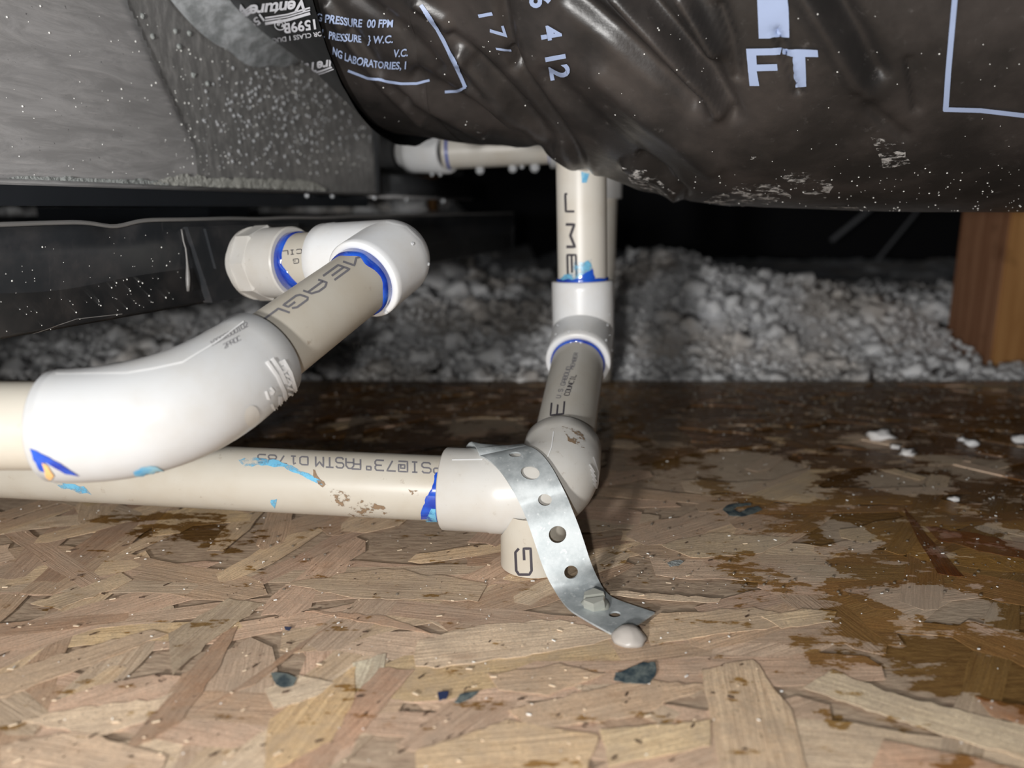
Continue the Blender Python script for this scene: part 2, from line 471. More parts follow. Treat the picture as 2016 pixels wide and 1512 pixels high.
def patch(bv, poly, off, step=4.0, amp=0.0, seed=0):
    pts = rough_poly(poly, amp, step, seed)
    n = len(pts)
    xs = [q[0] for q in pts]; ys = [q[1] for q in pts]
    inner = []
    y = min(ys) + step
    while y < max(ys):
        x = min(xs) + step
        while x < max(xs):
            c = False; j = n - 1
            for i in range(n):
                if (ys[i] > y) != (ys[j] > y) and x < (xs[j] - xs[i]) * (y - ys[i]) / (ys[j] - ys[i]) + xs[i]: c = not c
                j = i
            if c: inner.append((x, y))
            x += step
        y += step
    allp = [Vector(q) for q in pts + inner]
    v, e, f, *_ = delaunay_2d_cdt(allp, [], [list(range(n))], 1, 1e-4)
    return lay(bv, [(q.x, q.y) for q in v], f, off)
def ribbon2(poly, w, step=3.0):
    """flat ribbon along a pixel polyline: 2D points and quads"""
    pts = []
    for a, b in zip(poly[:-1], poly[1:]):
        a, b = Vector(a), Vector(b); m = max(1, int((b - a).length / step))
        pts += [a.lerp(b, k / m) for k in range(m)]
    pts.append(Vector(poly[-1]))
    V, Fc = [], []
    for i, q in enumerate(pts):
        t = (pts[min(i + 1, len(pts) - 1)] - pts[max(i - 1, 0)])
        t = t.normalized() if t.length > 0 else Vector((1, 0))
        nn = Vector((-t.y, t.x)) * (w(i / max(1, len(pts) - 1)) if callable(w) else w) / 2
        V += [tuple(q + nn), tuple(q), tuple(q - nn)]
        if i:
            k = 3 * i
            Fc += [(k - 3, k - 2, k + 1, k), (k - 2, k - 1, k + 2, k + 1)]
    return V, Fc
def line(bv, poly, w, off, step=3.0):
    v, f = ribbon2(poly, w, step)
    return lay(bv, v, f, off)
G = {  # boxy dot-matrix strokes on a 4 x 6 cell
 'J': [[(0, 1.5), (0, 0), (4, 0), (4, 6)]], 'M': [[(0, 0), (0, 6), (2, 3), (4, 6), (4, 0)]],
 'E': [[(4, 0), (0, 0), (0, 6), (4, 6)], [(0, 3), (3.2, 3)]], 'A': [[(0, 0), (0, 4.5), (1.2, 6), (2.8, 6), (4, 4.5), (4, 0)], [(0, 2.5), (4, 2.5)]],
 'G': [[(4, 4.6), (3.4, 6), (.6, 6), (0, 5), (0, 1), (.6, 0), (4, 0), (4, 2.7), (2.2, 2.7)]], 'L': [[(0, 6), (0, 0), (4, 0)]],
 'P': [[(0, 0), (0, 6), (3.4, 6), (4, 5.2), (4, 3.6), (3.4, 3), (0, 3)]],
 'S': [[(4, 5), (3.2, 6), (.8, 6), (0, 5), (0, 3.8), (.8, 3), (3.2, 3), (4, 2.2), (4, 1), (3.2, 0), (.8, 0), (0, 1)]],
 'I': [[(2, 0), (2, 6)], [(.8, 0), (3.2, 0)], [(.8, 6), (3.2, 6)]], '7': [[(0, 6), (4, 6), (1.4, 0)]],
 '3': [[(0, 6), (3.4, 6), (4, 5), (4, 3.8), (3.2, 3), (1, 3)], [(3.2, 3), (4, 2.2), (4, 1), (3.4, 0), (0, 0)]],
 'F': [[(0, 0), (0, 6), (4, 6)], [(0, 3), (3, 3)]], 'T': [[(2, 0), (2, 6)], [(0, 6), (4, 6)]],
 'D': [[(0, 0), (0, 6), (3, 6), (4, 5), (4, 1), (3, 0), (0, 0)]], '1': [[(.8, 5), (2, 6), (2, 0)], [(.8, 0), (3.2, 0)]],
 '8': [[(.8, 3), (0, 4), (0, 5), (.8, 6), (3.2, 6), (4, 5), (4, 4), (3.2, 3), (.8, 3), (0, 2), (0, 1), (.8, 0), (3.2, 0), (4, 1), (4, 2), (3.2, 3)]],
 '5': [[(4, 6), (0, 6), (0, 3.4), (3.2, 3.4), (4, 2.6), (4, 1), (3.2, 0), (0, 0)]],
 'C': [[(4, 5), (3.2, 6), (.8, 6), (0, 5), (0, 1), (.8, 0), (3.2, 0), (4, 1)]],
 'O': [[(.8, 0), (0, 1), (0, 5), (.8, 6), (3.2, 6), (4, 5), (4, 1), (3.2, 0), (.8, 0)]],
 'U': [[(0, 6), (0, 1), (.8, 0), (3.2, 0), (4, 1), (4, 6)]], 'N': [[(0, 0), (0, 6), (4, 0), (4, 6)]],
 'R': [[(0, 0), (0, 6), (3.4, 6), (4, 5.2), (4, 3.8), (3.4, 3), (0, 3)], [(2, 3), (4, 0)]],
 'B': [[(0, 0), (0, 6), (3.2, 6), (4, 5.2), (4, 3.8), (3.2, 3), (0, 3)], [(3.2, 3), (4, 2.2), (4, .8), (3.2, 0), (0, 0)]],
 '0': [[(.8, 0), (0, 1), (0, 5), (.8, 6), (3.2, 6), (4, 5), (4, 1), (3.2, 0), (.8, 0)]],
 '2': [[(0, 5), (.8, 6), (3.2, 6), (4, 5), (4, 3.8), (0, 0), (4, 0)]],
 '@': [[(3, 2), (3, 4), (1.2, 4), (1.2, 2), (4, 2), (4, 6), (0, 6), (0, 0), (4, 0)]],
 'o': [[(.6, 4), (.6, 6), (2.6, 6), (2.6, 4), (.6, 4)]], '.': [[(1.6, 0), (2.4, 0)]], '/': [[(0, 0), (4, 6)]], ' ': [],
}
def strokes(bv, text, org, right, up, w, off, adv=5.4, step=3.0):
    """text starting at pixel org; right / up are the pixel vectors of one cell unit"""
    parts = []
    right, up, org = Vector(right), Vector(up), Vector(org)
    for k, ch in enumerate(text):
        for pl in G[ch]:
            parts.append(line(bv, [org + right * (x + k * adv) + up * y for x, y in pl], w, off, step))
    return join(*parts)
def font_text(bv, body, fx, off, bold=0.0, shear=0.0, spacing=1.0, scale_x=1.0, maxlen=.12):
    """built-in font outlines, mapped by fx(u, v) to pixels (u, v in cap-height-ish units) and laid onto bv"""
    cu = bpy.data.curves.new('t', 'FONT'); cu.body = body; cu.offset = bold; cu.shear = shear
    cu.space_character = spacing; cu.resolution_u = 3; cu.fill_mode = 'FRONT'
    o = bpy.data.objects.new('t', cu); COL.objects.link(o)
    dg = bpy.context.evaluated_depsgraph_get(); dg.update()
    me = bpy.data.meshes.new_from_object(o.evaluated_get(dg))
    bm = bmesh.new(); bm.from_mesh(me)
    bmesh.ops.triangulate(bm, faces=bm.faces)
    for _ in range(3):
        ed = [e for e in bm.edges if e.calc_length() > maxlen]
        if ed: bmesh.ops.subdivide_edges(bm, edges=ed, cuts=1); bmesh.ops.triangulate(bm, faces=bm.faces)
    v, f = dump(bm); bm.free()
    bpy.data.objects.remove(o); bpy.data.curves.remove(cu); bpy.data.meshes.remove(me)
    return lay(bv, [fx(q.x * scale_x, q.y) for q in v], f, off)
def affine(org, right, up):
    return lambda u, v: (org[0] + right[0] * u + up[0] * v, org[1] + right[1] * u + up[1] * v)
def ring_bead(c0, axis, r, width, thick=.0006, n=96, seed=0):
    """band round a pipe at c0, running along axis by width(angle) from the fitting's rim"""
    axis = Vector(axis).normalized(); a = axis.orthogonal().normalized(); b = axis.cross(a)
    V, Fc = [], []
    for i in range(n):
        an = 2 * math.pi * i / n
        rad = a * math.cos(an) + b * math.sin(an)
        w = width(rad)
        for s, rr in ((-.001, r), (-.0008, r + thick), (w * .6, r + thick), (w * .9, r + thick * .7), (w, r - .0001)):
            V.append(Vector(c0) + axis * s + rad * rr)
    for i in range(n):
        j = (i + 1) % n
        for k in range(4): Fc.append((i * 5 + k, j * 5 + k, j * 5 + k + 1, i * 5 + k + 1))
    return V, Fc
def drop(c, r, nrm, stretch=1.0, u=8, v=4):
    """a half-sunk water bead"""
    nrm = Vector(nrm).normalized(); a = nrm.orthogonal().normalized(); b = nrm.cross(a)
    V, Fc = [], []
    for j in range(v + 1):
        th = (math.pi * .5) * j / v
        for i in range(u):
            ph = 2 * math.pi * i / u
            V.append(Vector(c) + nrm * (r * .8 * math.cos(th)) + (a * math.cos(ph) + b * math.sin(ph)) * r * math.sin(th))
    for j in range(v):
        for i in range(u):
            k = (i + 1) % u
            Fc.append((j * u + i, (j + 1) * u + i, (j + 1) * u + k, j * u + k))
    return V, Fc
def beads_px(bv, pts, rpx):
    parts = []
    for (x, y) in pts:
        d = ray(x, y); loc, nrm, i, dist = bv.ray_cast(CAMP, d)
        if loc is None: continue
        if nrm.dot(d) > 0: nrm = -nrm
        r = (rpx() if callable(rpx) else rpx) * dist / F
        parts.append(drop(loc, r, nrm))
    return join(*parts)
def pend(c, r):
    """a hanging drop with its top at c"""
    V, Fc = tube([(Vector(c) - Vector((0, 0, z * r)), (0, 0, -1), q * r) for z, q in
                  ((0, .75), (.3, .8), (.7, .95), (1.1, .95), (1.5, .72), (1.75, .4), (1.85, .05))], 14, True, True)
    return V, Fc

# ------------------------------------------------------------------ the board (floor)
floor_v, floor_f = [], []
EDGE = FL(1008, 748).y
X0, X1, Y0 = -0.95, 0.95, 0.02
nx, ny = 60, 24
sheet = thing = thing
def rot2(a): return math.cos(a), math.sin(a)
V, Fc = box(((X0 + X1) / 2, (Y0 + EDGE) / 2, -.0065), ((X1 - X0) / 2, 0, 0), (0, (EDGE - Y0) / 2, 0), (0, 0, .0055))
floor = obj('floor', V, Fc, M['osb'], smooth=False); floor['kind'] = 'structure'
TINTS = [(.45, .335, .25), (.41, .29, .22), (.49, .375, .285), (.52, .42, .31), (.50, .385, .27), (.44, .32, .225), (.38, .265, .185), (.56, .43, .29), (.46, .33, .245), (.34, .225, .155), (.53, .40, .24), (.42, .335, .25), (.48, .345, .26)]
def strand_outline(L, W, seed, n=7):
    r = random.Random(seed); pts = []
    for k in range(n + 1):
        u = k / n
        pts.append((L * (u - .5), W * (.5 + .13 * r.uniform(-1, 1)) * (1 if 0 < k < n else .8)))
    pts.append((L * .5 + W * r.uniform(-.2, .5), W * r.uniform(-.2, .2)))
    for k in range(n, -1, -1):
        u = k / n
        pts.append((L * (u - .5), -W * (.5 + .13 * r.uniform(-1, 1)) * (1 if 0 < k < n else .8)))
    pts.append((-L * .5 - W * r.uniform(-.2, .5), W * r.uniform(-.2, .2)))
    return pts
def flake_mesh(name, pts, th, uvs=None):
    """a thin chip: top polygon and a skirt"""
    n = len(pts)
    V = [(x, y, th) for x, y in pts] + [(x, y, 0) for x, y in pts]
    Fc = [tuple(range(n))] + [(i, i + n, (i + 1) % n + n, (i + 1) % n) for i in range(n)]
    me = bpy.data.meshes.new(name); me.from_pydata(V, [], Fc)
    ul = me.uv_layers.new(name='UVMap')
    src = uvs or pts
    for lp in me.loops: ul.data[lp.index].uv = src[lp.vertex_index % n]
    me.update(); return me
def ccw(pts):
    a = sum(pts[i][0] * pts[(i + 1) % len(pts)][1] - pts[(i + 1) % len(pts)][0] * pts[i][1] for i in range(len(pts)))
    return pts if a > 0 else pts[::-1]
SHAPES = []
for k in range(28):
    L = random.uniform(.055, .13); W = random.uniform(.008, .024)
    pts = ccw(strand_outline(L, W, 100 + k))
    me = flake_mesh('strand', pts, .00013); me.materials.append(M['strand'])
    SHAPES.append((me, pts))
spots = []
for k in range(1150):
    x = random.uniform(-.80, .80); y = random.uniform(.10, EDGE - .004)
    if abs(x) > .80 * y + .10: continue
    spots.append((x, y))
random.shuffle(spots)
near = sorted(spots, key=lambda s: (s[1] ** 2 + s[0] ** 2))[:255]
nearset = set(near)
mass = [s for s in spots if s not in nearset]
def strand_pose(x, y):
    a = random.gauss(.25 if x > -.05 else .75, .55) if random.random() < .72 else random.uniform(0, math.pi)
    return a
def clampY(x, y, a, L):
    return min(y, EDGE - .003 - abs(math.sin(a)) * L * .55 - .008)
def tint_for(x, y):
    c = random.choice(TINTS); f = random.uniform(1.25, 1.65)
    return tuple(min(1, q * f) for q in c)
# the strands farther off, one mass
mv, mf, mc, muv = [], [], [], []
for k, (x, y) in enumerate(mass):
    me, pts = random.choice(SHAPES); a = strand_pose(x, y); c, s = rot2(a)
    L = max(q[0] for q in pts) * 2; y = clampY(x, y, a, L)
    z = -.0008 + .0004 * random.random(); b = len(mv); n = len(pts); tc = tint_for(x, y); uo = random.uniform(0, 9)
    mv += [(x + c * u - s * v, y + s * u + c * v, z + .0003) for u, v in pts] + [(x + c * u - s * v, y + s * u + c * v, z - .0004) for u, v in pts]
    mf += [tuple(range(b, b + n))] + [(b + i, b + i + n, b + (i + 1) % n + n, b + (i + 1) % n) for i in range(n)]
    mc += [tc] * (2 * n); muv += [(u + uo, v + uo * 3) for u, v in pts] * 2
o = obj('strands', mv, mf, M['strandmass'], floor, smooth=False); o['kind'] = 'stuff'
at = o.data.attributes.new('tint', 'FLOAT_COLOR', 'POINT')
at.data.foreach_set('color', np.array([(*c, 1) for c in mc], dtype=np.float32).ravel())
ul = o.data.uv_layers.new(name='UVMap')
for lp in o.data.loops: ul.data[lp.index].uv = muv[lp.vertex_index]
for k, (x, y) in enumerate(near):
    me, pts = SHAPES[k % len(SHAPES)]
    s = bpy.data.objects.new('strand', me); link(s, floor)
    a = strand_pose(x, y); L = max(q[0] for q in pts) * 2
    s.location = (x, clampY(x, y, a, L), -.0003 + .0003 * (k / len(near)) + .00003 * random.random())
    s.rotation_euler = (0, 0, a); s.color = (*tint_for(x, y), 1)
# strands that show clearly, placed one by one (outline as seen, tint)
PALE, BROWN, YEL, CREAM, RED, DRED, GREY = (.59, .475, .355), (.33, .215, .145), (.54, .39, .225), (.60, .505, .37), (.33, .16, .075), (.22, .10, .06), (.40, .325, .24)
SHOWN = [
 ([(815, 1290), (822, 1262), (947, 1231), (1100, 1220), (1221, 1255), (1051, 1290), (947, 1303), (857, 1316), (819, 1310)], PALE),
 ([(694, 1307), (760, 1286), (756, 1317), (728, 1349), (704, 1364)], (.66, .55, .43)),
 ([(600, 1480), (749, 1314), (815, 1321), (697, 1460), (600, 1530), (560, 1530)], (.42, .27, .19)),
 ([(600, 1203), (756, 1213), (850, 1248), (704, 1224)], (.40, .27, .19)),
 ([(444, 1243), (469, 1236), (427, 1323), (351, 1427), (295, 1458), (236, 1486), (340, 1354)], BROWN),
 ([(653, 1229), (590, 1278), (503, 1347), (375, 1406), (462, 1361), (562, 1288)], BROWN),
 ([(305, 1378), (347, 1361), (288, 1420), (194, 1451), (42, 1420), (139, 1396)], PALE),
 ([(528, 1417), (700, 1312), (700, 1382), (653, 1458), (521, 1530)], YEL),
 ([(1580, 1356), (1637, 1320), (1787, 1376), (2016, 1429), (2090, 1450), (2090, 1530), (2016, 1494), (1848, 1445), (1726, 1405)], CREAM),
 ([(1921, 1372), (2016, 1393), (2060, 1400), (2060, 1440), (1949, 1409)], RED),
 ([(1779, 1000), (1815, 1040), (1896, 1138), (1848, 1130), (1799, 1049)], DRED),
 ([(1823, 1036), (2040, 1072), (2040, 1108), (1848, 1065)], DRED),
 ([(1200, 1164), (1289, 1168), (1419, 1178), (1415, 1188), (1281, 1182), (1200, 1172)], PALE),
 ([(1265, 1239), (1301, 1210), (1483, 1198), (1576, 1215), (1544, 1235), (1402, 1251), (1281, 1271)], (.57, .44, .31)),
 ([(0, 1330), (120, 1290), (300, 1240), (330, 1250), (180, 1310), (0, 1375)], (.47, .36, .26)),
 ([(0, 1470), (150, 1440), (330, 1490), (300, 1540), (0, 1540)], (.55, .42, .31)),
 ([(330, 1250), (450, 1180), (520, 1190), (420, 1260), (340, 1330)], GREY),
 ([(520, 1360), (590, 1330), (660, 1345), (620, 1375), (540, 1400)], (.60, .50, .38)),
 ([(1000, 1400), (1250, 1340), (1400, 1350), (1250, 1410), (1050, 1440)], (.50, .37, .26)),
 ([(1380, 1320), (1480, 1300), (1560, 1400), (1590, 1530), (1420, 1530)], (.58, .445, .31)),
 ([(820, 1480), (1000, 1420), (1180, 1450), (1150, 1530), (820, 1530)], (.56, .42, .27)),
 ([(1180, 1440), (1400, 1420), (1400, 1470), (1200, 1510)], (.62, .47, .30)),
 ([(960, 1330), (1100, 1310), (1190, 1330), (1080, 1370), (985, 1360)], (.49, .36, .25)),
 ([(1300, 1075), (1400, 1050), (1560, 1060), (1500, 1090), (1360, 1100)], (.50, .40, .28)),
 ([(60, 1190), (240, 1130), (260, 1145), (120, 1200)], (.50, .39, .27)),
 ([(560, 1150), (760, 1120), (960, 1150), (940, 1185), (700, 1180)], (.41, .32, .23)),
 ([(1740, 1460), (1900, 1490), (2016, 1520), (2016, 1545), (1700, 1545)], (.52, .35, .25)),
 ([(1500, 1215), (1580, 1200), (1650, 1205), (1640, 1225), (1540, 1240)], (.60, .47, .32)),
]
def plan_pts(poly):
    return [tuple(FL(x, y))[:2] for x, y in poly]
for k, (poly, c) in enumerate(SHOWN):
    w = np.array(plan_pts(rough_poly(poly, 5, 16, 50 + k)))
    m = w.mean(0); u, s_, vt = np.linalg.svd(w - m); ax = vt[0]; ay = np.array([-ax[1], ax[0]])
    loc = [(float((q - m) @ ax), float((q - m) @ ay)) for q in w]
    loc = ccw(loc)
    me = flake_mesh('strand', loc, .00013); me.materials.append(M['strand'])
    s = bpy.data.objects.new('strand', me); link(s, floor)
    s.location = (m[0], m[1], .00005 + .00001 * k); s.rotation_euler = (0, 0, math.atan2(ax[1], ax[0])); s.color = (*(min(.85, q * 1.42) for q in c), 1)
GRD = .00045   # top of the strands
# splinters, dust specks and water beads on the board: nobody could count them
parts = []
for k in range(2000):
    x = random.uniform(-.55, .6); y = random.uniform(.14, EDGE - .004)
    r = random.choice((.00010, .00013, .00016, .0002, .0003)); a = random.uniform(0, math.pi); c, s = rot2(a); e = random.uniform(.6, 2.5)
    q = Vector((x, y, GRD))
    if abs(x) > .72 * y + .05: continue
    parts.append(box(q + Vector((0, 0, r * .4)), (r * e * c, r * e * s, 0), (-r * .6 * s, r * .6 * c, 0), (0, 0, r * .5)))
V, Fc = join(*parts); o = obj('dust_specks', V, Fc, M['speck'], floor, smooth=False); o['kind'] = 'stuff'
parts = []
for k in range(1500):
    px = random.uniform(1180, 2016) if k % 5 else random.uniform(480, 1050); py = 752 + 420 * random.random() ** 1.9
    q = FL(px, py, GRD); r = random.choice((.0003, .0004, .0006, .0011)) * (1.5 if py < 850 else .6)
    parts.append(drop(q, r, (0, 0, 1), u=7, v=3))
V, Fc = join(*parts); o = obj('water_beads', V, Fc, M['bead'], floor); o['kind'] = 'stuff'
parts = []
for k in range(260):
    px = random.uniform(0, 1500); py = random.uniform(1040, 1500); q = FL(px, py, GRD)
    a = random.uniform(-.6, 1.2); L = random.choice((.0002, .0003, .0004, .0006, .0010)); c, s = rot2(a)
    parts.append(box(q + Vector((0, 0, .0001)), (L * c, L * s, 0), (-L * .3 * s, L * .3 * c, 0), (0, 0, .00012)))
V, Fc = join(*parts[:160]); o = obj('dark_splinters', V, Fc, plain('splinter_dark', (.09, .055, .035), .7), floor, smooth=False); o['kind'] = 'stuff'
V, Fc = join(*parts[160:]); o = obj('pale_splinters', V, Fc, plain('splinter_pale', (.72, .58, .42), .7), floor, smooth=False); o['kind'] = 'stuff'

# ------------------------------------------------------------------ insulation, roof, studs
def hin(x, y):
    n = noise.noise(Vector((x * 9, y * 9, 1.3))); n2 = noise.noise(Vector((x * 26, y * 26, 5.1)))
    t = max(0, min(1, (y - EDGE - .004) / .26)); t = t * t * (3 - 2 * t)
    right = max(0, min(1, (x + .02) / .10))
    top = .045 * (1 - right) + right * (.052 + .040 * math.exp(-((x - .19) / .085) ** 2) + .012 * math.exp(-((x - .33) / .05) ** 2))
    h = -.004 + top * t + (.010 * n + .005 * n2) * t
    if x < -.05:
        sl_ = (x + .139) * .289 + (y - .401) * .957; of_ = (x + .139) * .957 - (y - .401) * .289
        far = max(min(1, (sl_ - .515) / .10), min(1, (-of_ - .53) / .10), 0); far = far * far * (3 - 2 * far)
        ramp_ = max(0, min(1, (-.05 - x) / .08))
        h += far * ramp_ * (.104 + .024 * noise.noise(Vector((x * 7, 2.2, 0))))
    if x > .05 and y > .95: h -= .03 * min(1, (y - .95) / .3)
    return h
FOOT = []
def in_foot(x, y, m=0.0):
    return any(a - m < x < b + m and c - m < y < d + m for a, b, c, d in FOOT)
FOOT += [(.0555, .0850, .610, .646), (.4405, .4875, .6975, .7845), (-.166, -.107, 1.168, 1.242), (-.69, -.415, 1.322, 1.382)]
NX, NY = 300, 170
V, Fc = [], []
for j in range(NY):
    y = EDGE + .004 + (2.0 - EDGE) * (j / (NY - 1)) ** 1.5
    for i in range(NX):
        x = -1.5 + 3.0 * i / (NX - 1)
        lump = abs(noise.noise(Vector((x * 46, y * 46, 3.3)))) + .5 * abs(noise.noise(Vector((x * 95, y * 95, 8.3))))
        V.append((x, y, hin(x, y) - .004 - .007 * (1 - lump) * min(1, (y - EDGE) / .04)))
for j in range(NY - 1):
    for i in range(NX - 1):
        if not in_foot((V[j * NX + i][0] + V[j * NX + i + 1][0]) / 2, (V[j * NX + i][1] + V[(j + 1) * NX + i][1]) / 2, .012): Fc.append((j * NX + i, j * NX + i + 1, (j + 1) * NX + i + 1, (j + 1) * NX + i))
bm = bmesh.new(); bmesh.ops.create_icosphere(bm, subdivisions=2, radius=1.0); iv, if_ = dump(bm); bm.free()
iv = np.array(iv); if_ = np.array(if_)
CV, CF = [np.array(V)], []
variants = []
for k in range(14):
    o3 = Vector((k * 11.3, k * 3.1, 0))
    d = np.array([1 + .75 * noise.noise(Vector(q) * 1.9 + o3) + .50 * noise.noise(Vector(q) * 4.6 + o3) for q in iv])
    variants.append(iv * d[:, None])
bm = bmesh.new(); bmesh.ops.create_icosphere(bm, subdivisions=1, radius=1.0); jv, jf = dump(bm); bm.free()
jv = np.array(jv); jf = np.array(jf); small = []
for k in range(14):
    o3 = Vector((k * 5.3, k * 7.1, 9))
    small.append(jv * np.array([1 + .8 * noise.noise(Vector(q) * 2.1 + o3) for q in jv])[:, None])
base = len(V); tri = []
for k in range(14500):
    tiny = k >= 1300 and not 3500 <= k < 5600
    u = random.random()
    y = EDGE + .002 + .62 * u ** 1.7 if not 3500 <= k < 5600 else random.uniform(.90, 1.7)
    x = random.uniform(-.75 * y, .75 * y) if not 3500 <= k < 5600 else random.uniform(-1.2, -.05)
    r = random.choice((.0016, .002, .0026, .0034)) if tiny else random.choice((.004, .0055, .007, .009, .012))
    if in_foot(x, y, r * (3.4 if 3500 <= k < 5600 else 2.2)): continue
    if y < EDGE + .012: r *= .7; y = max(y, EDGE + r + .001)
    if 3500 <= k < 5600: r *= 1.6
    ang = random.uniform(0, 6.28); c, s = rot2(ang)
    v = (small if tiny else variants)[k % 14] * r * np.array([random.uniform(.7, 1.4), random.uniform(.7, 1.4), random.uniform(.6, 1.1)])
    v = np.stack([v[:, 0] * c - v[:, 1] * s, v[:, 0] * s + v[:, 1] * c, v[:, 2]], 1) + np.array([x, y, hin(x, y) - .0042 + (r * .9 + .0015 * noise.noise(Vector((x * 60, y * 60, 0))) if tiny else 0)])
    CV.append(v); tri.append((jf if tiny else if_) + base); base += len(v)
allv = np.concatenate(CV)
ins = obj('loose_fill_insulation', allv.tolist(), Fc + np.concatenate(tri).tolist(), M['insul'])
ins['kind'] = 'stuff'; tag(ins, 'whitish grey loose fill insulation heaped beyond the board edge', 'insulation')

V, Fc = box((0, 1.4, -.12), (2.2, 0, 0), (0, 1.5, 0), (0, 0, .01))
o = obj('ceiling', V, Fc, M['roof'], smooth=False); o['kind'] = 'structure'
V, Fc = box((0, 2.6, .9), (2.6, 0, 0), (0, .012, 0), (0, 0, 1.1))
o = obj('wall_back', V, Fc, M['roof'], smooth=False); o['kind'] = 'structure'
V, Fc = box((0, 1.1, 2.0), (2.6, 0, 0), (0, 1.7, 0), (0, 0, .012))
o = obj('roof', V, Fc, M['roof'], smooth=False); o['kind'] = 'structure'
M['roof'].name = 'dark_deck'

def stud(name, label, px0, px1, ybot, d, ztop, depth, mat, cat='wooden stud', group=None, zb=-.02):
    a = P(px0, ybot, d); b = P(px1, ybot, d)
    y = (a.y + b.y) / 2; w = (b.x - a.x) / 2; cx = (a.x + b.x) / 2
    v, f = bevel_box((cx, y + depth, (zb + ztop) / 2), (w, 0, 0), (0, depth, 0), (0, 0, (ztop - zb) / 2), .0015)
    o = obj(name, v, f, mat, smooth=False); tag(o, label, cat, group); return o
v, f = bevel_box((.464, .741, .395), (.019, 0, 0), (0, .039, 0), (0, 0, .505), .0012)
o = obj('wooden_stud', v, f, M['wood1'], smooth=False); o.data.materials.append(M['wood2'])
for q in o.data.polygons:
    if q.normal.y < -.7: q.material_index = 1
tag(o, 'reddish wooden stud with an orange front edge, rising from the insulation at the right', 'stud')
stud('wooden_stud', 'short far orange stud seen through the gap under the air handler', 800, 858, 500, 1.16, .9, .03, M['wood2'], 'stud', None, -.1098)
a, b = P(215, 415, 1.3), P(515, 415, 1.3)
v, f = bevel_box(((a.x + b.x) / 2, a.y + .02, .0225), ((b.x - a.x) / 2, 0, 0), (0, .02, 0), (0, 0, .1323), .002)
tag(obj('wooden_block', v, f, M['wood3'], smooth=False), 'dark brown board seen in the gap above the drain pan rim', 'board')
for (x0, y0, x1, y1, w) in ((1728, 400, 1636, 474, .006), (1815, 405, 1700, 545, .0035)):
    a, b = P(x0, y0, 1.9), P(x1, y1, 1.9); e = (b - a)
    a2 = a - e * 4
    v, f = tube([(a2, e, w), (b, e, w)], 8, True, True)
    tag(obj('roof_brace', v, f, M['strandpale']),
        'thin faint slanting strip in the dark attic, ' + ('broader of the two' if w > .005 else 'thinner one nearer the studs'), 'brace')

# ------------------------------------------------------------------ drain pan and air handler
PHI = math.radians(16.8)
E = Vector((math.sin(PHI), math.cos(PHI), 0)); NRM = Vector((math.cos(PHI), -math.sin(PHI), 0)); UP = Vector((0, 0, 1))
A0 = P(475, 520, .392); A0.z = 0
PZ0, PZ1 = .0945, .1345
pan = thing('drain_pan', 'long black plastic drain pan under the air handler', 'drain pan', (A0.x - .2, A0.y, PZ0))
S0, S1, PW = -.42, .485, .50
def pp(s, off, z): return A0 + E * s + NRM * off + UP * z
def rimz(s):
    q = PZ1
    for c, w, dz in ((-.080, .011, -.0022), (-.02, .05, .0006), (.02, .02, -.0008)):
        q += dz * math.exp(-((s - c) / w) ** 2)
    return q + .0006 * noise.noise(Vector((s * 18, 0, 0)))
V, Fc = [], []
n = 260
for i in range(n + 1):
    s = S0 + (S1 - S0) * i / n
    zt = rimz(s); wav = .0007 * noise.noise(Vector((s * 14, 3, 0)))
    V += [pp(s, -.006 + wav, PZ0), pp(s, -.0045 + wav, PZ0 + .0015), pp(s, -.002 + wav, PZ0 + .016), pp(s, wav, PZ0 + .028), pp(s, wav, zt - .001), pp(s, -.0018, zt - .001), pp(s, -.0018, PZ0 + .002), pp(s, -.0078, PZ0 + .002)]
for i in range(n):
    for k in range(8):
        a, b = i * 8 + k, i * 8 + (k + 1) % 8
        Fc.append((a, a + 8, b + 8, b))
Fc += [tuple(range(8)), tuple(n * 8 + k for k in range(7, -1, -1))]
pan_front = (V, Fc)
obj('side_wall', V, Fc, M['pan'], pan)
rim = [(pp(S0 + (S1 - S0) * i / n, -.0005, rimz(S0 + (S1 - S0) * i / n)), E, .0009) for i in range(n + 1)]
V, Fc = tube(rim, 8, True, True); obj('rim', V, Fc, M['panrim'], pan)
pan_wall = []
for c, ax, az in (((S0 + S1) / 2, (S1 - S0) / 2, 0),):
    v, f = box(pp(c, -PW, (PZ0 + PZ1) / 2), E * ax, NRM * .001, UP * ((PZ1 - PZ0) / 2 - .003)); obj('side_wall', v, f, M['pan'], pan, smooth=False)
for s in (S0, S1):
    v, f = box(pp(s, -PW / 2, (PZ0 + PZ1) / 2), E * .001, NRM * (PW / 2), UP * ((PZ1 - PZ0) / 2 - .001)); obj('end_wall', v, f, M['pan'], pan, smooth=False)
v, f = box(pp((S0 + S1) / 2, -PW / 2 - .003, PZ0 + .001), E * ((S1 - S0) / 2), NRM * (PW / 2 - .004), UP * .001); obj('bottom', v, f, M['pan'], pan, smooth=False)
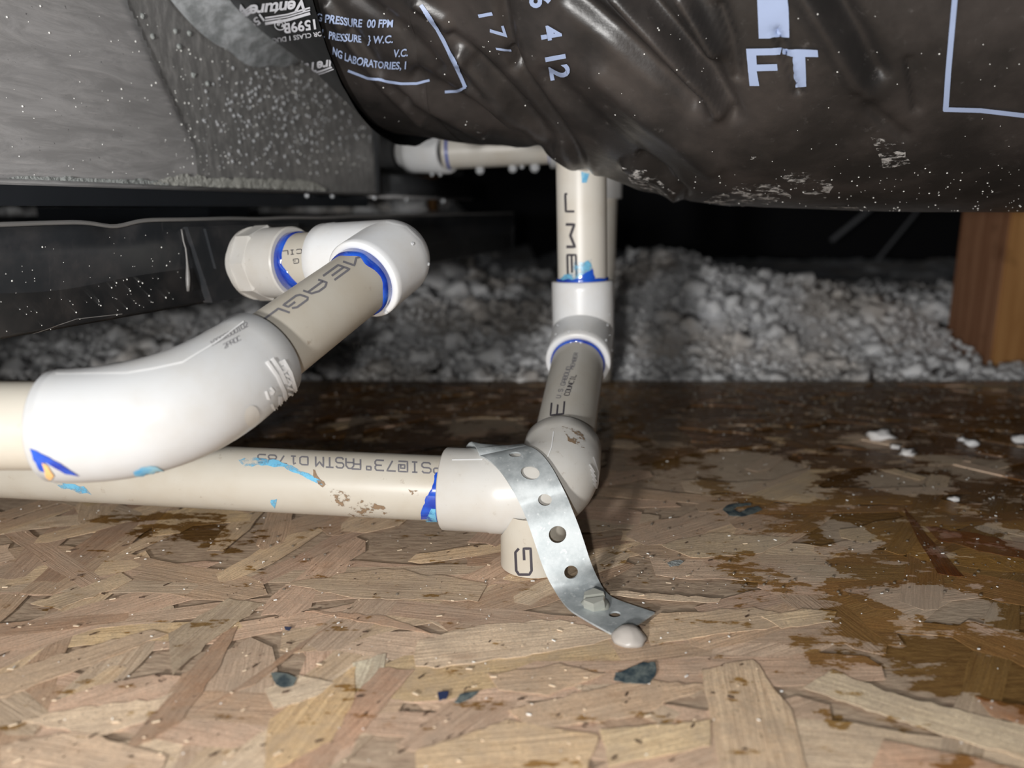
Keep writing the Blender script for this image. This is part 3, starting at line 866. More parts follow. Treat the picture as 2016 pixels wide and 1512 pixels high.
# outlet boss: a shallow block moulded on the wall, with a slanted cheek and an inset square
def s_at(px, py=520, off=0.0):
    lo, hi = S0 + .2, S1
    for _ in range(50):
        m = (lo + hi) / 2
        if proj(pp(m, off, .115))[0] < px: lo = m
        else: hi = m
    return m
sa, sb, sc, sd = s_at(362), s_at(368), s_at(404), s_at(585)
def slab(s0t, s0b, s1, z0, z1, off):
    v = [pp(s0b, -.003, z0), pp(s1, -.003, z0), pp(s1, -.003, z1), pp(s0t, -.003, z1),
         pp(s0b, off, z0), pp(s1, off, z0), pp(s1, off, z1), pp(s0t, off, z1)]
    return v, [(0, 3, 2, 1), (4, 5, 6, 7), (0, 1, 5, 4), (1, 2, 6, 5), (2, 3, 7, 6), (3, 0, 4, 7)]
v, f = slab(sb, sc, sd, PZ0 + .001, PZ1 - .003, .0022); obj('outlet_boss', v, f, M['pan'], pan, smooth=False)
bossbv = [slab(sb, sc, sd, PZ0 + .001, PZ1 - .003, .0022)]
v, f = slab(s_at(398), s_at(412), s_at(520), PZ0 + .017, PZ1 - .004, .0036); obj('boss_plate', v, f, M['pan'], pan, smooth=False)
v, f = tube([(pp(sa + .0012 * math.sin(k / 10 * 3), .0003 + .0006 * (k < 8), PZ0 + .008 + (PZ1 - PZ0 - .012) * k / 10), (0, 0, 1), .0004 + .0007 * math.exp(-((k - 2) / 2) ** 2)) for k in range(11)], 8, True, True)
obj('corner_rib', v, f, M['panrim'], pan)
panbv = bvh(pan_front, *bossbv)
pts = [(random.uniform(0, 350), random.uniform(455, 660)) for _ in range(60)] + [(random.gauss(250, 60), random.gauss(590, 30)) for _ in range(45)]
V, Fc = beads_px(panbv, pts, lambda: random.choice((.6, .6, .8, .9, 1.5))); o = obj('droplets', V, Fc, M['speck'], pan); o['kind'] = 'stuff'
# bright worn scuff along the pan's lower edge
v, f = line(panbv, [(0, 672), (70, 655), (150, 628), (240, 618)], 1.5, .0002); obj('worn_edge', v, f, M['panrim'], pan)
# wooden bearers carry the pan out of sight
for k, (s, o_) in enumerate(((-.36, -.22), (.16, -.42))):
    c = pp(s, o_, PZ0 / 2 + .0008)
    if c.y > EDGE - .03: c.y = EDGE - .03
    v, f = box(c, E * .02, NRM * .06, UP * (PZ0 / 2 - .0010))
    tag(obj('wooden_block', v, f, M['wood3'], smooth=False), 'wooden bearer under the drain pan, ' + ('nearer' if k == 0 else 'farther') + ' of the two', 'block')

INS = -.027
AZ0, AZ1 = .1500, .72
ah = thing('air_handler', 'grey sheet metal air handler and plenum standing in the drain pan', 'air handler', (A0.x - .3, A0.y, PZ0 + .002))
def s_px(px, off, z):
    lo, hi = -.45, .8
    for _ in range(60):
        m = (lo + hi) / 2
        if proj(pp(m, off, z))[0] < px: lo = m
        else: hi = m
    return m
SC = s_px(742, INS, AZ0)          # corner where the plenum ends
SR = s_px(926, INS - .004, AZ0)   # far end of the cabinet
NS, NZ = 240, 150
PS0 = -.36
V, Fc = [], []
creaseA, creaseB = Vector((240, -20)), Vector((385, 292))
for j in range(NZ + 1):
    z = AZ0 + (AZ1 - AZ0) * (j / NZ) ** 1.6
    for i in range(NS + 1):
        s = PS0 + (SC - PS0) * i / NS
        q = pp(s, INS, z); dz = 0
        px, py, d = proj(q)
        if d > .05:
            t = (Vector((px, py)) - creaseA); dr = (creaseB - creaseA).normalized()
            side = dr.x * t.y - dr.y * t.x          # negative to the right of the crease
            fade = max(0, min(1, (310 - py) / 90))
            dz = -.0022 * fade * max(0, min(1, (-side + 6) / 12)) + .0012 * noise.noise(Vector((s * 10, z * 10, 0)))
        q += NRM * dz
        V.append(q)
for j in range(NZ):
    for i in range(NS): Fc.append((j * (NS + 1) + i, j * (NS + 1) + i + 1, (j + 1) * (NS + 1) + i + 1, (j + 1) * (NS + 1) + i))
panel = (V, Fc)
# split at the crease into a lit sheet and one with shade and dust in its colour
dl, dd = [], []
for f in Fc:
    c = sum((V[k] for k in f), Vector()) / 4; px, py, d = proj(c)
    xl = 240 + (py + 20) * 145 / 312 if py < 292 else 385 + (py - 292) * .1
    (dd if (d > .05 and px > xl) else dl).append(f)
def compact(V, Fc):
    m, W, R = {}, [], []
    for f in Fc:
        r = []
        for k in f:
            if k not in m: m[k] = len(W); W.append(V[k])
            r.append(m[k])
        R.append(r)
    return W, R
obj('side_panel', *compact(V, dl), M['plenum'], ah)
obj('side_panel', *compact(V, dd), M['plenumshade'], ah)
sheetbv = bvh(panel)
v, f = box(pp((PS0 + SC) / 2, INS - .223, (AZ0 + AZ1) / 2), E * ((SC - PS0) / 2), NRM * .22, UP * ((AZ1 - AZ0) / 2 - .001)); obj('casing', v, f, M['cabinet'], ah, smooth=False)
v, f = bevel_box(pp((PS0 + SC) / 2, INS + .0002, AZ0 - .0003), E * ((SC - PS0) / 2), NRM * .0022, UP * .0011, .0004); obj('bottom_flange', v, f, M['plenum'], ah)
v, f = box(pp((PS0 + SC) / 2 - .002, INS - .230, AZ0 - .0052), E * ((SC - PS0) / 2), NRM * .223, UP * .0040); obj('base_rail', v, f, M['rail'], ah, smooth=False)
v, f = bevel_box(pp(SC + .0015, INS - .004, (AZ0 + AZ1) / 2), E * .003, NRM * .006, UP * ((AZ1 - AZ0) / 2), .001); obj('corner_flange', v, f, M['cabinet'], ah)
v, f = box(pp((SC + SR) / 2, INS - .232, (AZ0 + AZ1) / 2 + .011), E * ((SR - SC) / 2), NRM * .220, UP * ((AZ1 - AZ0) / 2 - .011)); obj('rear_cabinet', v, f, M['cabinet'], ah, smooth=False)
rear = (v, f)
v, f = bevel_box(pp((SC + SR) / 2, INS - .006, AZ0 + .0075), E * ((SR - SC) / 2), NRM * .0018, UP * .0083, .0006); obj('rear_flange', v, f, M['cabinet'], ah)
v, f = bevel_box(pp((SC + SR) / 2, INS - .005, AZ0 - .0015), E * ((SR - SC) / 2), NRM * .004, UP * .0012, .0004); obj('rear_flange_lip', v, f, M['plenum'], ah)
for s in (-.2, .3):
    v, f = box(pp(s, INS - .30, (PZ0 + .003 + AZ0 - .009) / 2), E * .03, NRM * .1, UP * ((AZ0 - .009 - PZ0 - .003) / 2 - .0004)); obj('foot', v, f, M['rail'], ah, smooth=False)
# mastic smeared along the bottom edge
def smear(x0, x1, hgt, mat, seed):
    top = [(x, edge_y(x) - hgt * min(1, (x - x0) / 40, (x1 - x) / 25) * (.75 + .55 * noise.noise(Vector((x * .035, seed, 0))) + .22 * noise.noise(Vector((x * .15, seed, 0)))) - 1.5) for x in np.arange(x1, x0, -4.0)]
    bot = [(x, edge_y(x)) for x in np.arange(x0, x1, 6.0)]
    v, f = patch(sheetbv, bot + top, .0012, 4, 1.0, seed)
    vv = [q + NRM * (.0016 * abs(noise.noise(q * 150))) for q in v]
    return obj('mastic_smear', vv, f, mat, ah)
edge_y = lambda x: proj(pp(s_px(x, INS, AZ0 + .0004), INS, AZ0 + .0004))[1] - 1
smear(290, 640, 24, M['masticpale'], 3)
smear(5, 330, 9, M['mastic'], 5)
# condensation on the darker sheet
pts = []
while len(pts) < 330:
    x, y = random.gauss(570, 95), random.gauss(225, 65)
    if 400 < x < 735 and 110 < y < 340: pts.append((x, y))
V, Fc = beads_px(sheetbv, pts, lambda: random.choice((1.4, 1.8, 2.2, 2.8, 3.6))); o = obj('droplets', V, Fc, M['water'], ah); o['kind'] = 'stuff'
pts = [(random.uniform(330, 735), random.uniform(90, 345)) for _ in range(260)] + [(random.uniform(10, 400), random.uniform(10, 345)) for _ in range(60)]
V, Fc = beads_px(sheetbv, pts, lambda: random.choice((.7, .9, 1.2, 1.8))); o = obj('grit', V, Fc, M['speck'], ah); o['kind'] = 'stuff'
for px, py in ((345, 62), (372, 66), (352, 92), (300, 72), (280, 32), (380, 148), (408, 165)):
    v, f = beads_px(sheetbv, [(px, py)], 5.0); v = [q + NRM * .0006 * noise.noise(q * 900) for q in v]; obj('mastic_blob', v, f, M['mastic'], ah)
for px, r in ((605, .0016), (655, .0015), (738, .0017)):
    s = s_px(px, INS, AZ0); v, f = pend(pp(s, INS - .0005, AZ0 - .001), r); obj('droplet', v, f, M['water'], ah)
for px, r in ((868, .0022), (795, .0016)):
    s = s_px(px, INS - .004, AZ0); v, f = pend(pp(s, INS - .002, AZ0 - .002), r); obj('droplet', v, f, M['water'], ah)

# ------------------------------------------------------------------ flexible duct and its collar
CR = .108
sC = s_px(505, INS, .222)
CZ = .222 + CR + .010
C0 = pp(sC, INS, CZ)
v, f = tube([(C0 - NRM * .001, NRM, CR + .013), (C0 + NRM * .0015, NRM, CR + .012), (C0 + NRM * .004, NRM, CR + .008), (C0 + NRM * .0075, NRM, CR + .004), (C0 + NRM * .016, NRM, CR + .0005), (C0 + NRM * .0185, NRM, CR)], 120,
            wob=lambda k, an: .0028 * noise.noise(Vector((math.cos(an) * 6, math.sin(an) * 6, k * 1.3))) if k < 4 else 0)
obj('duct_collar', v, f, M['collar'], ah)

SIL = [(700, 238), (766, 262), (800, 266), (900, 277), (1000, 288), (1060, 302), (1100, 312), (1180, 345), (1230, 365), (1300, 385), (1400, 403), (1460, 408), (1520, 411), (1700, 416), (2016, 420), (2300, 424)]
silx = np.array([q[0] for q in SIL], float); sily = np.array([q[1] for q in SIL], float)
duct = thing('flexible_duct', 'fat black wrinkled flexible duct hanging across the top of the scene', 'duct', (.2, .37, .14))
RD = .140
xs = np.concatenate([np.linspace(0, .75, 560, endpoint=False), np.linspace(.75, 1, 40)])
an = np.radians(np.concatenate([np.linspace(160, 292, 380, endpoint=False), np.linspace(292, 520, 80, endpoint=False)]))
NA, NP = len(xs), len(an)
jac0 = C0 + NRM * .104
ctl = [jac0, jac0 + NRM * .06 + Vector((0, 0, -.01)), Vector((.13, .385, .288)), Vector((.30, .372, .283)), Vector((.60, .372, .283)), Vector((1.1, .40, .283))]
def catmull(pts, u):
    n = len(pts) - 1; t = u * n; i = min(int(t), n - 1); t -= i
    p0 = pts[max(i - 1, 0)]; p1 = pts[i]; p2 = pts[i + 1]; p3 = pts[min(i + 2, n)]
    return .5 * ((2 * p1) + (p2 - p0) * t + (2 * p0 - 5 * p1 + 4 * p2 - p3) * t * t + (3 * p1 - p0 - 3 * p2 + p3) * t ** 3)
cen = np.array([catmull(ctl, u ** 1.25) for u in xs])
tan = np.gradient(cen, axis=0); tan /= np.linalg.norm(tan, axis=1)[:, None]
side = np.cross(np.array([0, 0, 1.0]), tan); side /= np.linalg.norm(side, axis=1)[:, None]
upv = np.cross(tan, side)
arc = np.concatenate([[0], np.cumsum(np.linalg.norm(np.diff(cen, axis=0), axis=1))])
rad = RD - .022 * np.exp(-(arc / .035) ** 2)
def ring_pts():
    return cen[:, None, :] + rad[:, None, None] * (np.cos(an)[None, :, None] * upv[:, None, :] + np.sin(an)[None, :, None] * side[:, None, :])
for it in range(8):       # let the belly sag until it hangs as low as the photograph shows
    R = ring_pts(); px, py, d = proj_np(R.reshape(-1, 3)); px = px.reshape(NA, NP); py = py.reshape(NA, NP); d = d.reshape(NA, NP)
    k = np.argmax(np.where(d > .05, py, -1e9), axis=1); i = np.arange(NA)
    want = np.interp(px[i, k], silx, sily); dz = -(want - py[i, k]) * d[i, k] / F
    dz = np.where(np.abs(px[i, k]) < 4000, dz, 0)
    ker = np.ones(17) / 17; dz = np.convolve(np.pad(dz, 8, 'edge'), ker, 'valid')
    cen[:, 2] += .8 * np.clip(dz, -.05, .05)
R = ring_pts().reshape(-1, 3)
nrm = (np.cos(an)[None, :, None] * upv[:, None, :] + np.sin(an)[None, :, None] * side[:, None, :]).reshape(-1, 3)
px, py, d = proj_np(R)
disp = np.zeros(len(R))
FOLDS = [  # polyline seen, half width px, height mm
 ([(1130, -10), (1215, 60), (1300, 140), (1370, 200)], 24, -3.2), ([(1215, -10), (1290, 70), (1360, 150), (1420, 215)], 20, 3.6),
 ([(1275, -10), (1340, 70), (1400, 140), (1440, 220)], 20, -3.4), ([(1340, -10), (1370, 40), (1400, 100)], 18, 3.4),
 ([(985, -10), (995, 60), (1010, 130)], 14, -2.0), ([(890, 70), (960, 140), (1030, 215), (1085, 280)], 11, -2.4),
 ([(905, 110), (990, 200), (1060, 270), (1165, 342)], 15, 2.8), ([(1000, 110), (1045, 180), (1110, 270), (1165, 345)], 10, -2.6),
 ([(930, 175), (985, 215), (1010, 245)], 14, 2.6), ([(820, 150), (900, 200), (980, 240), (1060, 290)], 16, -2.4),
 ([(760, 150), (850, 210), (950, 265)], 12, 2.2), ([(690, 60), (740, 130), (800, 190)], 12, -2.0), ([(645, 10), (700, 90), (760, 170), (830, 235)], 12, 2.0),
 ([(1180, 150), (1280, 240), (1400, 330)], 26, 2.2), ([(1080, 160), (1190, 260), (1300, 350)], 24, -2.2), ([(1230, 330), (1290, 360), (1330, 385)], 9, 2.2),
 ([(1260, 320), (1310, 350), (1350, 385)], 8, -1.8), ([(1530, 60), (1550, 110), (1570, 180)], 8, -1.6), ([(1650, -10), (1690, 60), (1730, 140)], 22, -2.2),
 ([(1580, -10), (1640, 90), (1700, 190)], 22, 1.8), ([(1790, 120), (1800, 170), (1805, 215)], 9, -1.2), ([(1690, 190), (1730, 230), (1780, 270)], 14, -1.4),
 ([(820, 10), (870, 40), (920, 110)], 12, 1.8), ([(1420, 10), (1440, 70), (1452, 150)], 10, -1.4), ([(700, -10), (790, 60), (860, 140)], 16, -1.8),
]
for pl, w, hgt in FOLDS:
    best = np.full(len(R), 1e9)
    for (ax_, ay_), (bx, by) in zip(pl[:-1], pl[1:]):
        dx, dy = bx - ax_, by - ay_; t = np.clip(((px - ax_) * dx + (py - ay_) * dy) / (dx * dx + dy * dy), 0, 1)
        best = np.minimum(best, np.hypot(px - ax_ - t * dx, py - ay_ - t * dy))
    w2 = w * .95
    disp += hgt * 1.5e-3 * np.exp(-(best / w2) ** 2) * (d > .05) * ((nrm[:, 1] < .45))
A_ = np.repeat(arc, NP); AN = np.tile(an, NA)
fall = np.clip(1.15 - A_ / .30, .22, 1)
tw = A_ * 16 + (AN % (2 * np.pi)) * 2.3
disp += fall * np.array([.0026 * noise.noise(Vector((t_ * .9, a_ * 5, 0))) + .0006 * noise.noise(Vector((t_ * 2.4, a_ * 9, 4.0))) for t_, a_ in zip(tw, A_)])
R = R + nrm * disp[:, None]
rxy = np.array([P(1146, 480, .417).x, P(1148, 655, .424).y])     # the riser's top dents the belly
dd_r = np.hypot(R[:, 0] - rxy[0], R[:, 1] - rxy[1] - .004); wd = np.clip((.036 - dd_r) / .020, 0, 1); wd = wd * wd * (3 - 2 * wd)
low_ = R[:, 2] < .20
R[:, 2] = np.where(low_, R[:, 2] + wd * np.maximum(0, .184 - R[:, 2]), R[:, 2])
Fc = []
for k in range(NA - 1):
    for i in range(NP):
        j = (i + 1) % NP
        Fc.append((k * NP + i, (k + 1) * NP + i, (k + 1) * NP + j, k * NP + j))
# the jacket's raw end turns in to the taped sleeve
n0 = len(R); endr = np.array(cen[0])[None, :] + (R[:NP] - cen[0]) * .80 - tan[0] * .002
R = np.concatenate([R, endr])
for i in range(NP):
    j = (i + 1) % NP; Fc.append((i, j, n0 + j, n0 + i))
jacket = (R.tolist(), Fc)
obj('jacket', jacket[0], Fc, M['jacket'], duct)
jbv = bvh(jacket)
# taped sleeve from collar to jacket
st = []
for k in range(9):
    u = k / 8
    c = (C0 + NRM * .0205).lerp(Vector(cen[0]) + Vector(tan[0]) * .004, u)
    st.append((c, NRM.lerp(Vector(tan[0]), u), CR + .0035 + .012 * u * u))
sleeve = tube(st, 150, wob=lambda k, a_: .0012 * noise.noise(Vector((math.cos(a_) * 9, math.sin(a_) * 9, k * .4))))
sl = obj('tape_sleeve', sleeve[0], sleeve[1], M['tape'], duct)
sbv = bvh(sleeve)
def tp(v, f, nm='printing'):
    if f: obj(nm, v, f, M['tapeprint'], sl)
c_ = math.cos(math.radians(-8)); 
def rotated(org, deg, size, squash=1.0):
    a = math.radians(deg); r = (-math.cos(a) * size, -math.sin(a) * size); u = (-math.sin(a) * size * squash, math.cos(a) * size * squash)
    return affine(org, r, u)
tp(*font_text(sbv, 'Venture', rotated((606, -2), -6, 36, .95), .0004, .03, .25, .95))
tp(*font_text(sbv, 'Venture', rotated((484, 4), -28, 34, .95), .0004, .03, .25, .95))
for (x0, y0, x1, y1) in ((612, 20, 523, 42), (497, 15, 447, 48)):
    for k, w in enumerate((3.2, 2.6, 5.5)):
        o_ = (-8, -1, 8)[k]
        tp(*line(sbv, [(x0, y0 + o_ * .7), ((x0 + x1) / 2, (y0 + y1) / 2 + o_ * .7 + 2), (x1, y1 + o_ * .7 - 2)], w, .0004))
tp(*font_text(sbv, '1599B', rotated((626, 37), -8, 27, 1.0), .0004, .03))
tp(*font_text(sbv, '1599B', rotated((517, 24), -36, 24, .9), .0004, .03))
tp(*font_text(sbv, 'FOR CLASS 1 DUCT', rotated((642, 60), -8, 13, 1.0), .0004, .015))
tp(*font_text(sbv, 'UL', rotated((560, 45), 20, 13, .9), .0004, .02))
ell = [(553 + 11 * math.cos(k / 16 * 6.283), 48 + 10 * math.sin(k / 16 * 6.283)) for k in range(17)]
tp(*line(sbv, ell, 1.8, .0004))
tp(*font_text(sbv, 'ureTape', rotated((662, 115), -9, 27, 1.0), .0004, .03, .25))
tp(*line(sbv, [(664, 128), (636, 138), (608, 146)], 3.5, .0004)); tp(*line(sbv, [(664, 133), (640, 142), (612, 150)], 2, .0004))
# printing on the jacket
def jp(v, f, nm='printing'):
    if f: obj(nm, v, f, M['lettering'], duct)
def curvemap(p0, p1, p2, size, upv_):
    """text along a quadratic baseline in pixels; u in text units"""
    p0, p1, p2 = map(Vector, (p0, p1, p2)); L = (p1 - p0).length + (p2 - p1).length
    def fx(u, v):
        t = u * size * .80 / L
        q = p0 * (1 - t) ** 2 + p1 * 2 * t * (1 - t) + p2 * t * t
        return (q.x + upv_[0] * v * size, q.y + upv_[1] * v * size)
    return fx
JO = .0007
jp(*font_text(jbv, 'EG PRESSURE  00 FPM', curvemap((615, 36), (700, 57), (785, 52), 21.5, (.10, -1.0)), JO, .025))
jp(*font_text(jbv, 'L  PRESSURE   } W.C.', curvemap((634, 70), (700, 90), (800, 80), 20.5, (.10, -1.0)), JO, .025))
jp(*font_text(jbv, 'NG LABORATORIES, I', curvemap((655, 104), (720, 142), (812, 132), 20.5, (.10, -1.0)), JO, .025))
jp(*font_text(jbv, 'V.C.', curvemap((776, 110), (795, 110), (816, 106), 20.5, (.10, -1.0)), JO, .025))
jp(*line(jbv, [(829, 10), (862, 55), (893, 115), (919, 172)], 7.5, JO)); jp(*line(jbv, [(920, 171), (900, 177), (876, 179)], 5.5, JO))
jp(*line(jbv, [(686, 137), (725, 152), (790, 163), (820, 163), (846, 156)], 5, JO))
def down(org, ang, size, sq=1.0):
    a = math.radians(ang); r = (math.cos(a) * size, math.sin(a) * size); u = (math.sin(a) * size * sq, -math.cos(a) * size * sq)
    return affine(org, r, u)
for ch, o_, sz in (('6', (1043, -12), 60), ('4', (1065, 52), 60), ('1', (1074, 101), 60), ('2', (1082, 129), 60)):
    jp(*font_text(jbv, ch, down(o_, 80, sz, .92), JO, .03, .0, 1.0, .95))
for ch, o_, sz in (('3', (930, -26), 52), ('1', (940, 18), 50), ('7', (964, 52), 50), ('/', (978, 92), 44)):
    jp(*font_text(jbv, ch, down(o_, 72, sz, .75), JO, .02, .1))
def quad(pts): jp(*patch(jbv, pts, JO, 4))
quad([(1490, -20), (1552, -20), (1554, 72), (1535, 71), (1515, 74), (1494, 74)])
quad([(1469, 94), (1536, 93), (1535, 106), (1489, 107), (1490, 125), (1530, 124), (1531, 137), (1490, 138), (1495, 167), (1476, 167)])
quad([(1538, 94), (1611, 96), (1611, 110), (1585, 110), (1587, 168), (1567, 170), (1563, 109), (1538, 106)])
jp(*line(jbv, [(1880, -20), (1872, 70), (1866, 140), (1861, 216)], 11, JO, 6)); jp(*line(jbv, [(1857, 213), (1930, 215), (2016, 225), (2100, 236)], 9, JO, 6))
for poly in ([(1370, 402), (1420, 380), (1460, 360), (1530, 358), (1560, 385), (1510, 400), (1440, 408)], [(1530, 340), (1610, 335), (1640, 365), (1625, 388), (1580, 380)], [(1475, 311), (1490, 300), (1512, 295), (1500, 305)],
             [(925, 245), (940, 240), (945, 258), (958, 285), (940, 262)], [(1715, 270), (1775, 275), (1790, 320), (1740, 330)], [(1225, 330), (1270, 335), (1330, 380), (1290, 384), (1240, 355)], [(1600, 405), (1660, 409), (1750, 413), (1660, 404)],
             [(560, 130), (585, 150), (620, 195), (612, 198), (575, 150)]):
    v, f = patch(jbv, poly, .0004, 5, 4, poly[0][0])
    if f: obj('dust_smear', v, f, M['dust'], duct)
pts = [(random.uniform(1300, 2010), 415 - 90 * random.random() ** 2.2) for _ in range(170)] + [(random.uniform(700, 2010), random.uniform(10, 400)) for _ in range(90)]
V, Fc = beads_px(jbv, pts, lambda: random.choice((.6, .7, .9, 1.4))); o = obj('grit', V, Fc, M['speck'], duct); o['kind'] = 'stuff'

# ------------------------------------------------------------------ secondary drain: pan adapter, elbow, sloping pipe, 45 elbow
cor = P(769, 511, .329)
pdirA, pdirB = P(710, 558, .306), P(549, 689, .256)
dp2 = (pdirB - pdirA).normalized()
ad0 = P(500, 519, .366)
d1 = (ad0 - cor).normalized()
sock1 = P(648, 506, .3465)
sock1 = cor + d1 * (sock1 - cor).length
sock2 = cor + dp2 * .0215
c45 = P(331, 838, .2345)
dp2 = (c45 - cor).normalized()
sock2 = cor + dp2 * .0215
left_end = P(-260, 838, .229)
d3 = (left_end - c45).normalized()
s45a = P(547, 700, .2625); s45a = c45 + (cor - c45).normalized() * (s45a - c45).length
s45b = c45 + d3 * (P(103, 838, .2325) - c45).length
sd_ = thing('overflow_drain_pipe', 'white and beige plastic drain pipe from the pan with big white elbow in front', 'drain pipe', (c45.x, c45.y, c45.z - .02))
nA = -d1
adl = (cor - ad0).normalized()
ad_end = ad0 + adl * (P(590, 511, .356) - ad0).length
hexn = 8
hex_st = [(ad0 - adl * .006, adl, .0120), (ad0 - adl * .001, adl, .0130), (ad0, adl, .0168), (ad0 + adl * .0022, adl, .0172), (ad0 + adl * .0024, adl, .0160)]
flange = tube(hex_st, 48, True)
hx = tube([(ad0 + adl * .0024, adl, .0150), (ad0 + adl * .0024, adl, .0176), (ad0 + adl * .0105, adl, .0176), (ad0 + adl * .0115, adl, .0165)], 8)
bodyA = tube([(ad0 + adl * .011, adl, .0150), (ad0 + adl * .011, adl, .0163), (ad_end - adl * .0007, adl, .0163), (ad_end, adl, .0157), (ad_end, adl, RP - .0003)], 56)
ad = obj('threaded_adapter', *join(flange, hx, bodyA), M['fitdirty'], sd_); ad['label'] = 'dusty white threaded adapter with octagonal collar'
md = ad.modifiers.new('e', 'EDGE_SPLIT'); md.split_angle = math.radians(28)
p1 = tube(pipe_st(ad_end - adl * .004, sock1 + adl * .003, RP), 56); pipe1 = obj('pipe', *p1, M['pipe'], sd_)
el90 = mitre(sock1, cor, sock2); e90 = obj('elbow', *el90, M['fitw'], sd_)
p2 = tube(pipe_st(sock2 - dp2 * .004, s45a + dp2 * .004, RP), 56); pipe2 = obj('pipe', *p2, M['pipe'], sd_)
el45 = bend(s45a, c45, s45b, .050, RF + .0004); e45 = obj('elbow', *el45, M['fit'], sd_)
p3 = tube(pipe_st(s45b - d3 * .004, left_end, RP), 56, False, True); pipe3 = obj('pipe', *p3, M['pipe'], sd_)
sdbv = bvh((bodyA[0], bodyA[1]), p1, el90, p2, el45, p3)
b2, b1, b45, b3 = bvh(p2), bvh(p1), bvh(el45), bvh(p3)
def camdown(rad): return rad.dot(Vector((0, -.35, -1)).normalized())
v, f = ring_bead(ad_end, adl, RP, lambda r: .0042 + .0030 * max(0, -r.z) + .0030 * max(0, -r.y) * max(0, -r.z) * 2 + .0004 * noise.noise(r * 4), .0006); obj('primer_ring', v, f, M['primer'], pipe1)
v, f = ring_bead(sock2, dp2, RP, lambda r: .0050 + .0020 * noise.noise(r * 2.2), .0008); obj('primer_ring', v, f, M['primer'], pipe2)
v, f = strokes(b2, 'JMEAGLE', (744, 465), (-7.4, 5.4), (3.7, 1.3), 4.2, .00012, 5.3); obj('printing', v, f, M['inkgrey'], pipe2)
v, f = strokes(b1, 'COUNCIL', (648, 484), (-2.6, .3), (.1, 1.4), 1.7, .00012, 5.2, 2); obj('printing', v, f, M['ink'], pipe1)
v, f = strokes(b1, 'U.S.G', (642, 503), (-2.6, .3), (.1, 1.4), 1.7, .00012, 5.2, 2); obj('printing', v, f, M['ink'], pipe1)
v, f = patch(b45, [(262, 930), (278, 919), (305, 918), (330, 928), (346, 948), (330, 956), (300, 957), (272, 950)], .0003, 5, 3, 2); obj('primer_smear', v, f, M['primerlight'], e45)
v, f = patch(b45, [(300, 950), (312, 925), (330, 930), (346, 949), (325, 956)], .0004, 5, 2, 3); obj('primer_smear', v, f, M['primer'], e45)
v, f = patch(b45, [(62, 882), (90, 895), (125, 915), (156, 936), (130, 931), (108, 920), (96, 912), (88, 908), (94, 930), (80, 926), (68, 905)], .0004, 4, 1.5, 4); obj('primer_drip', v, f, M['primer'], e45)
v, f = patch(b45, [(84, 909), (94, 915), (107, 934), (100, 944), (90, 936)], .0005, 4, 1.5, 5); obj('glue_drip', v, f, M['orange'], e45)
v, f = patch(b45, [(588, 790), (600, 770), (599, 782), (592, 795)], .0003, 3, 1, 6)
if f: obj('primer_smear', v, f, M['primer'], e45)
v, f = line(b45, [(110, 737), (170, 736), (250, 735), (300, 727), (360, 714), (430, 672), (480, 634)], 2.5, .0003, 6); obj('mould_seam', v, f, M['emboss'], e45)
emb = [[(524, 712), (545, 741), (559, 772), (562, 800), (558, 815)], [(534, 706), (550, 730), (562, 755)], [(556, 709), (570, 733), (580, 765), (582, 795), (572, 804)], [(550, 780), (551, 800), (548, 815)],
       [(522, 770), (527, 786)], [(531, 763), (537, 770), (533, 776), (531, 770)], [(533, 795), (538, 806)], [(543, 800), (545, 808)],
       [(549, 712), (556, 719)], [(555, 722), (562, 729), (556, 734)], [(561, 737), (568, 742)], [(562, 746), (571, 752), (566, 758)], [(565, 762), (574, 766)], [(566, 775), (575, 775), (568, 784)], [(567, 790), (574, 786)]]
parts = [line(b45, pl, 5.2 if k < 4 else 3.2, .0007) for k, pl in enumerate(emb)]
parts2 = [line(b45, pl, 7.5 if k < 4 else 5.0, .0002) for k, pl in enumerate(emb)]
obj('embossing', *join(*parts, *parts2), M['emboss'], e45)
ell = [(495 + 15 * math.cos(k / 24 * 6.283), 819 + 21 * math.sin(k / 24 * 6.283)) for k in range(24)]
v, f = patch(b45, ell, .0003, 5); obj('moulding_mark', v, f, M['fitdirty'], e45)
for k in range(2):
    v, f = strokes(b45, '10202000102' if k == 0 else '2PROC', (416 + 26 * k, 682 + 5 * k), (1.45, -.78), (-.55, -1.4), 1.1, .00015, 4.6, 2); obj('printing', v, f, M['inkgrey'], e45)
q = hit(b45, 352, 945, 0) or c45
v, f = tube([(q + Vector((0, .004, -.0005)) - Vector((0, 0, .0085 * k / 6)), (0, 0, -1), .0021 * (1 - k / 6) ** 1.8 + .0002) for k in range(7)], 12, True, True); obj('primer_drip', v, f, M['primerviolet'], e45)
eb = bvh(el90)
pts = [(836, 556), (846, 535), (822, 574), (828, 568), (790, 608), (812, 480), (843, 520), (760, 614)]
V, Fc = beads_px(eb, pts, lambda: random.choice((3.0, 4.0, 5.0))); o = obj('droplets', V, Fc, M['water'], e90); o['kind'] = 'stuff'
v, f = line(eb, [(642, 440), (700, 434), (760, 430)], 2.5, .0002); obj('mould_seam', v, f, M['emboss'], e90)
v, f = line(eb, [(760, 436), (800, 446), (830, 475), (843, 510)], 2.5, .0002); obj('mould_seam', v, f, M['emboss'], e90)
v, f = line(b1, [(620, 452), (590, 450)], 1, .0001)

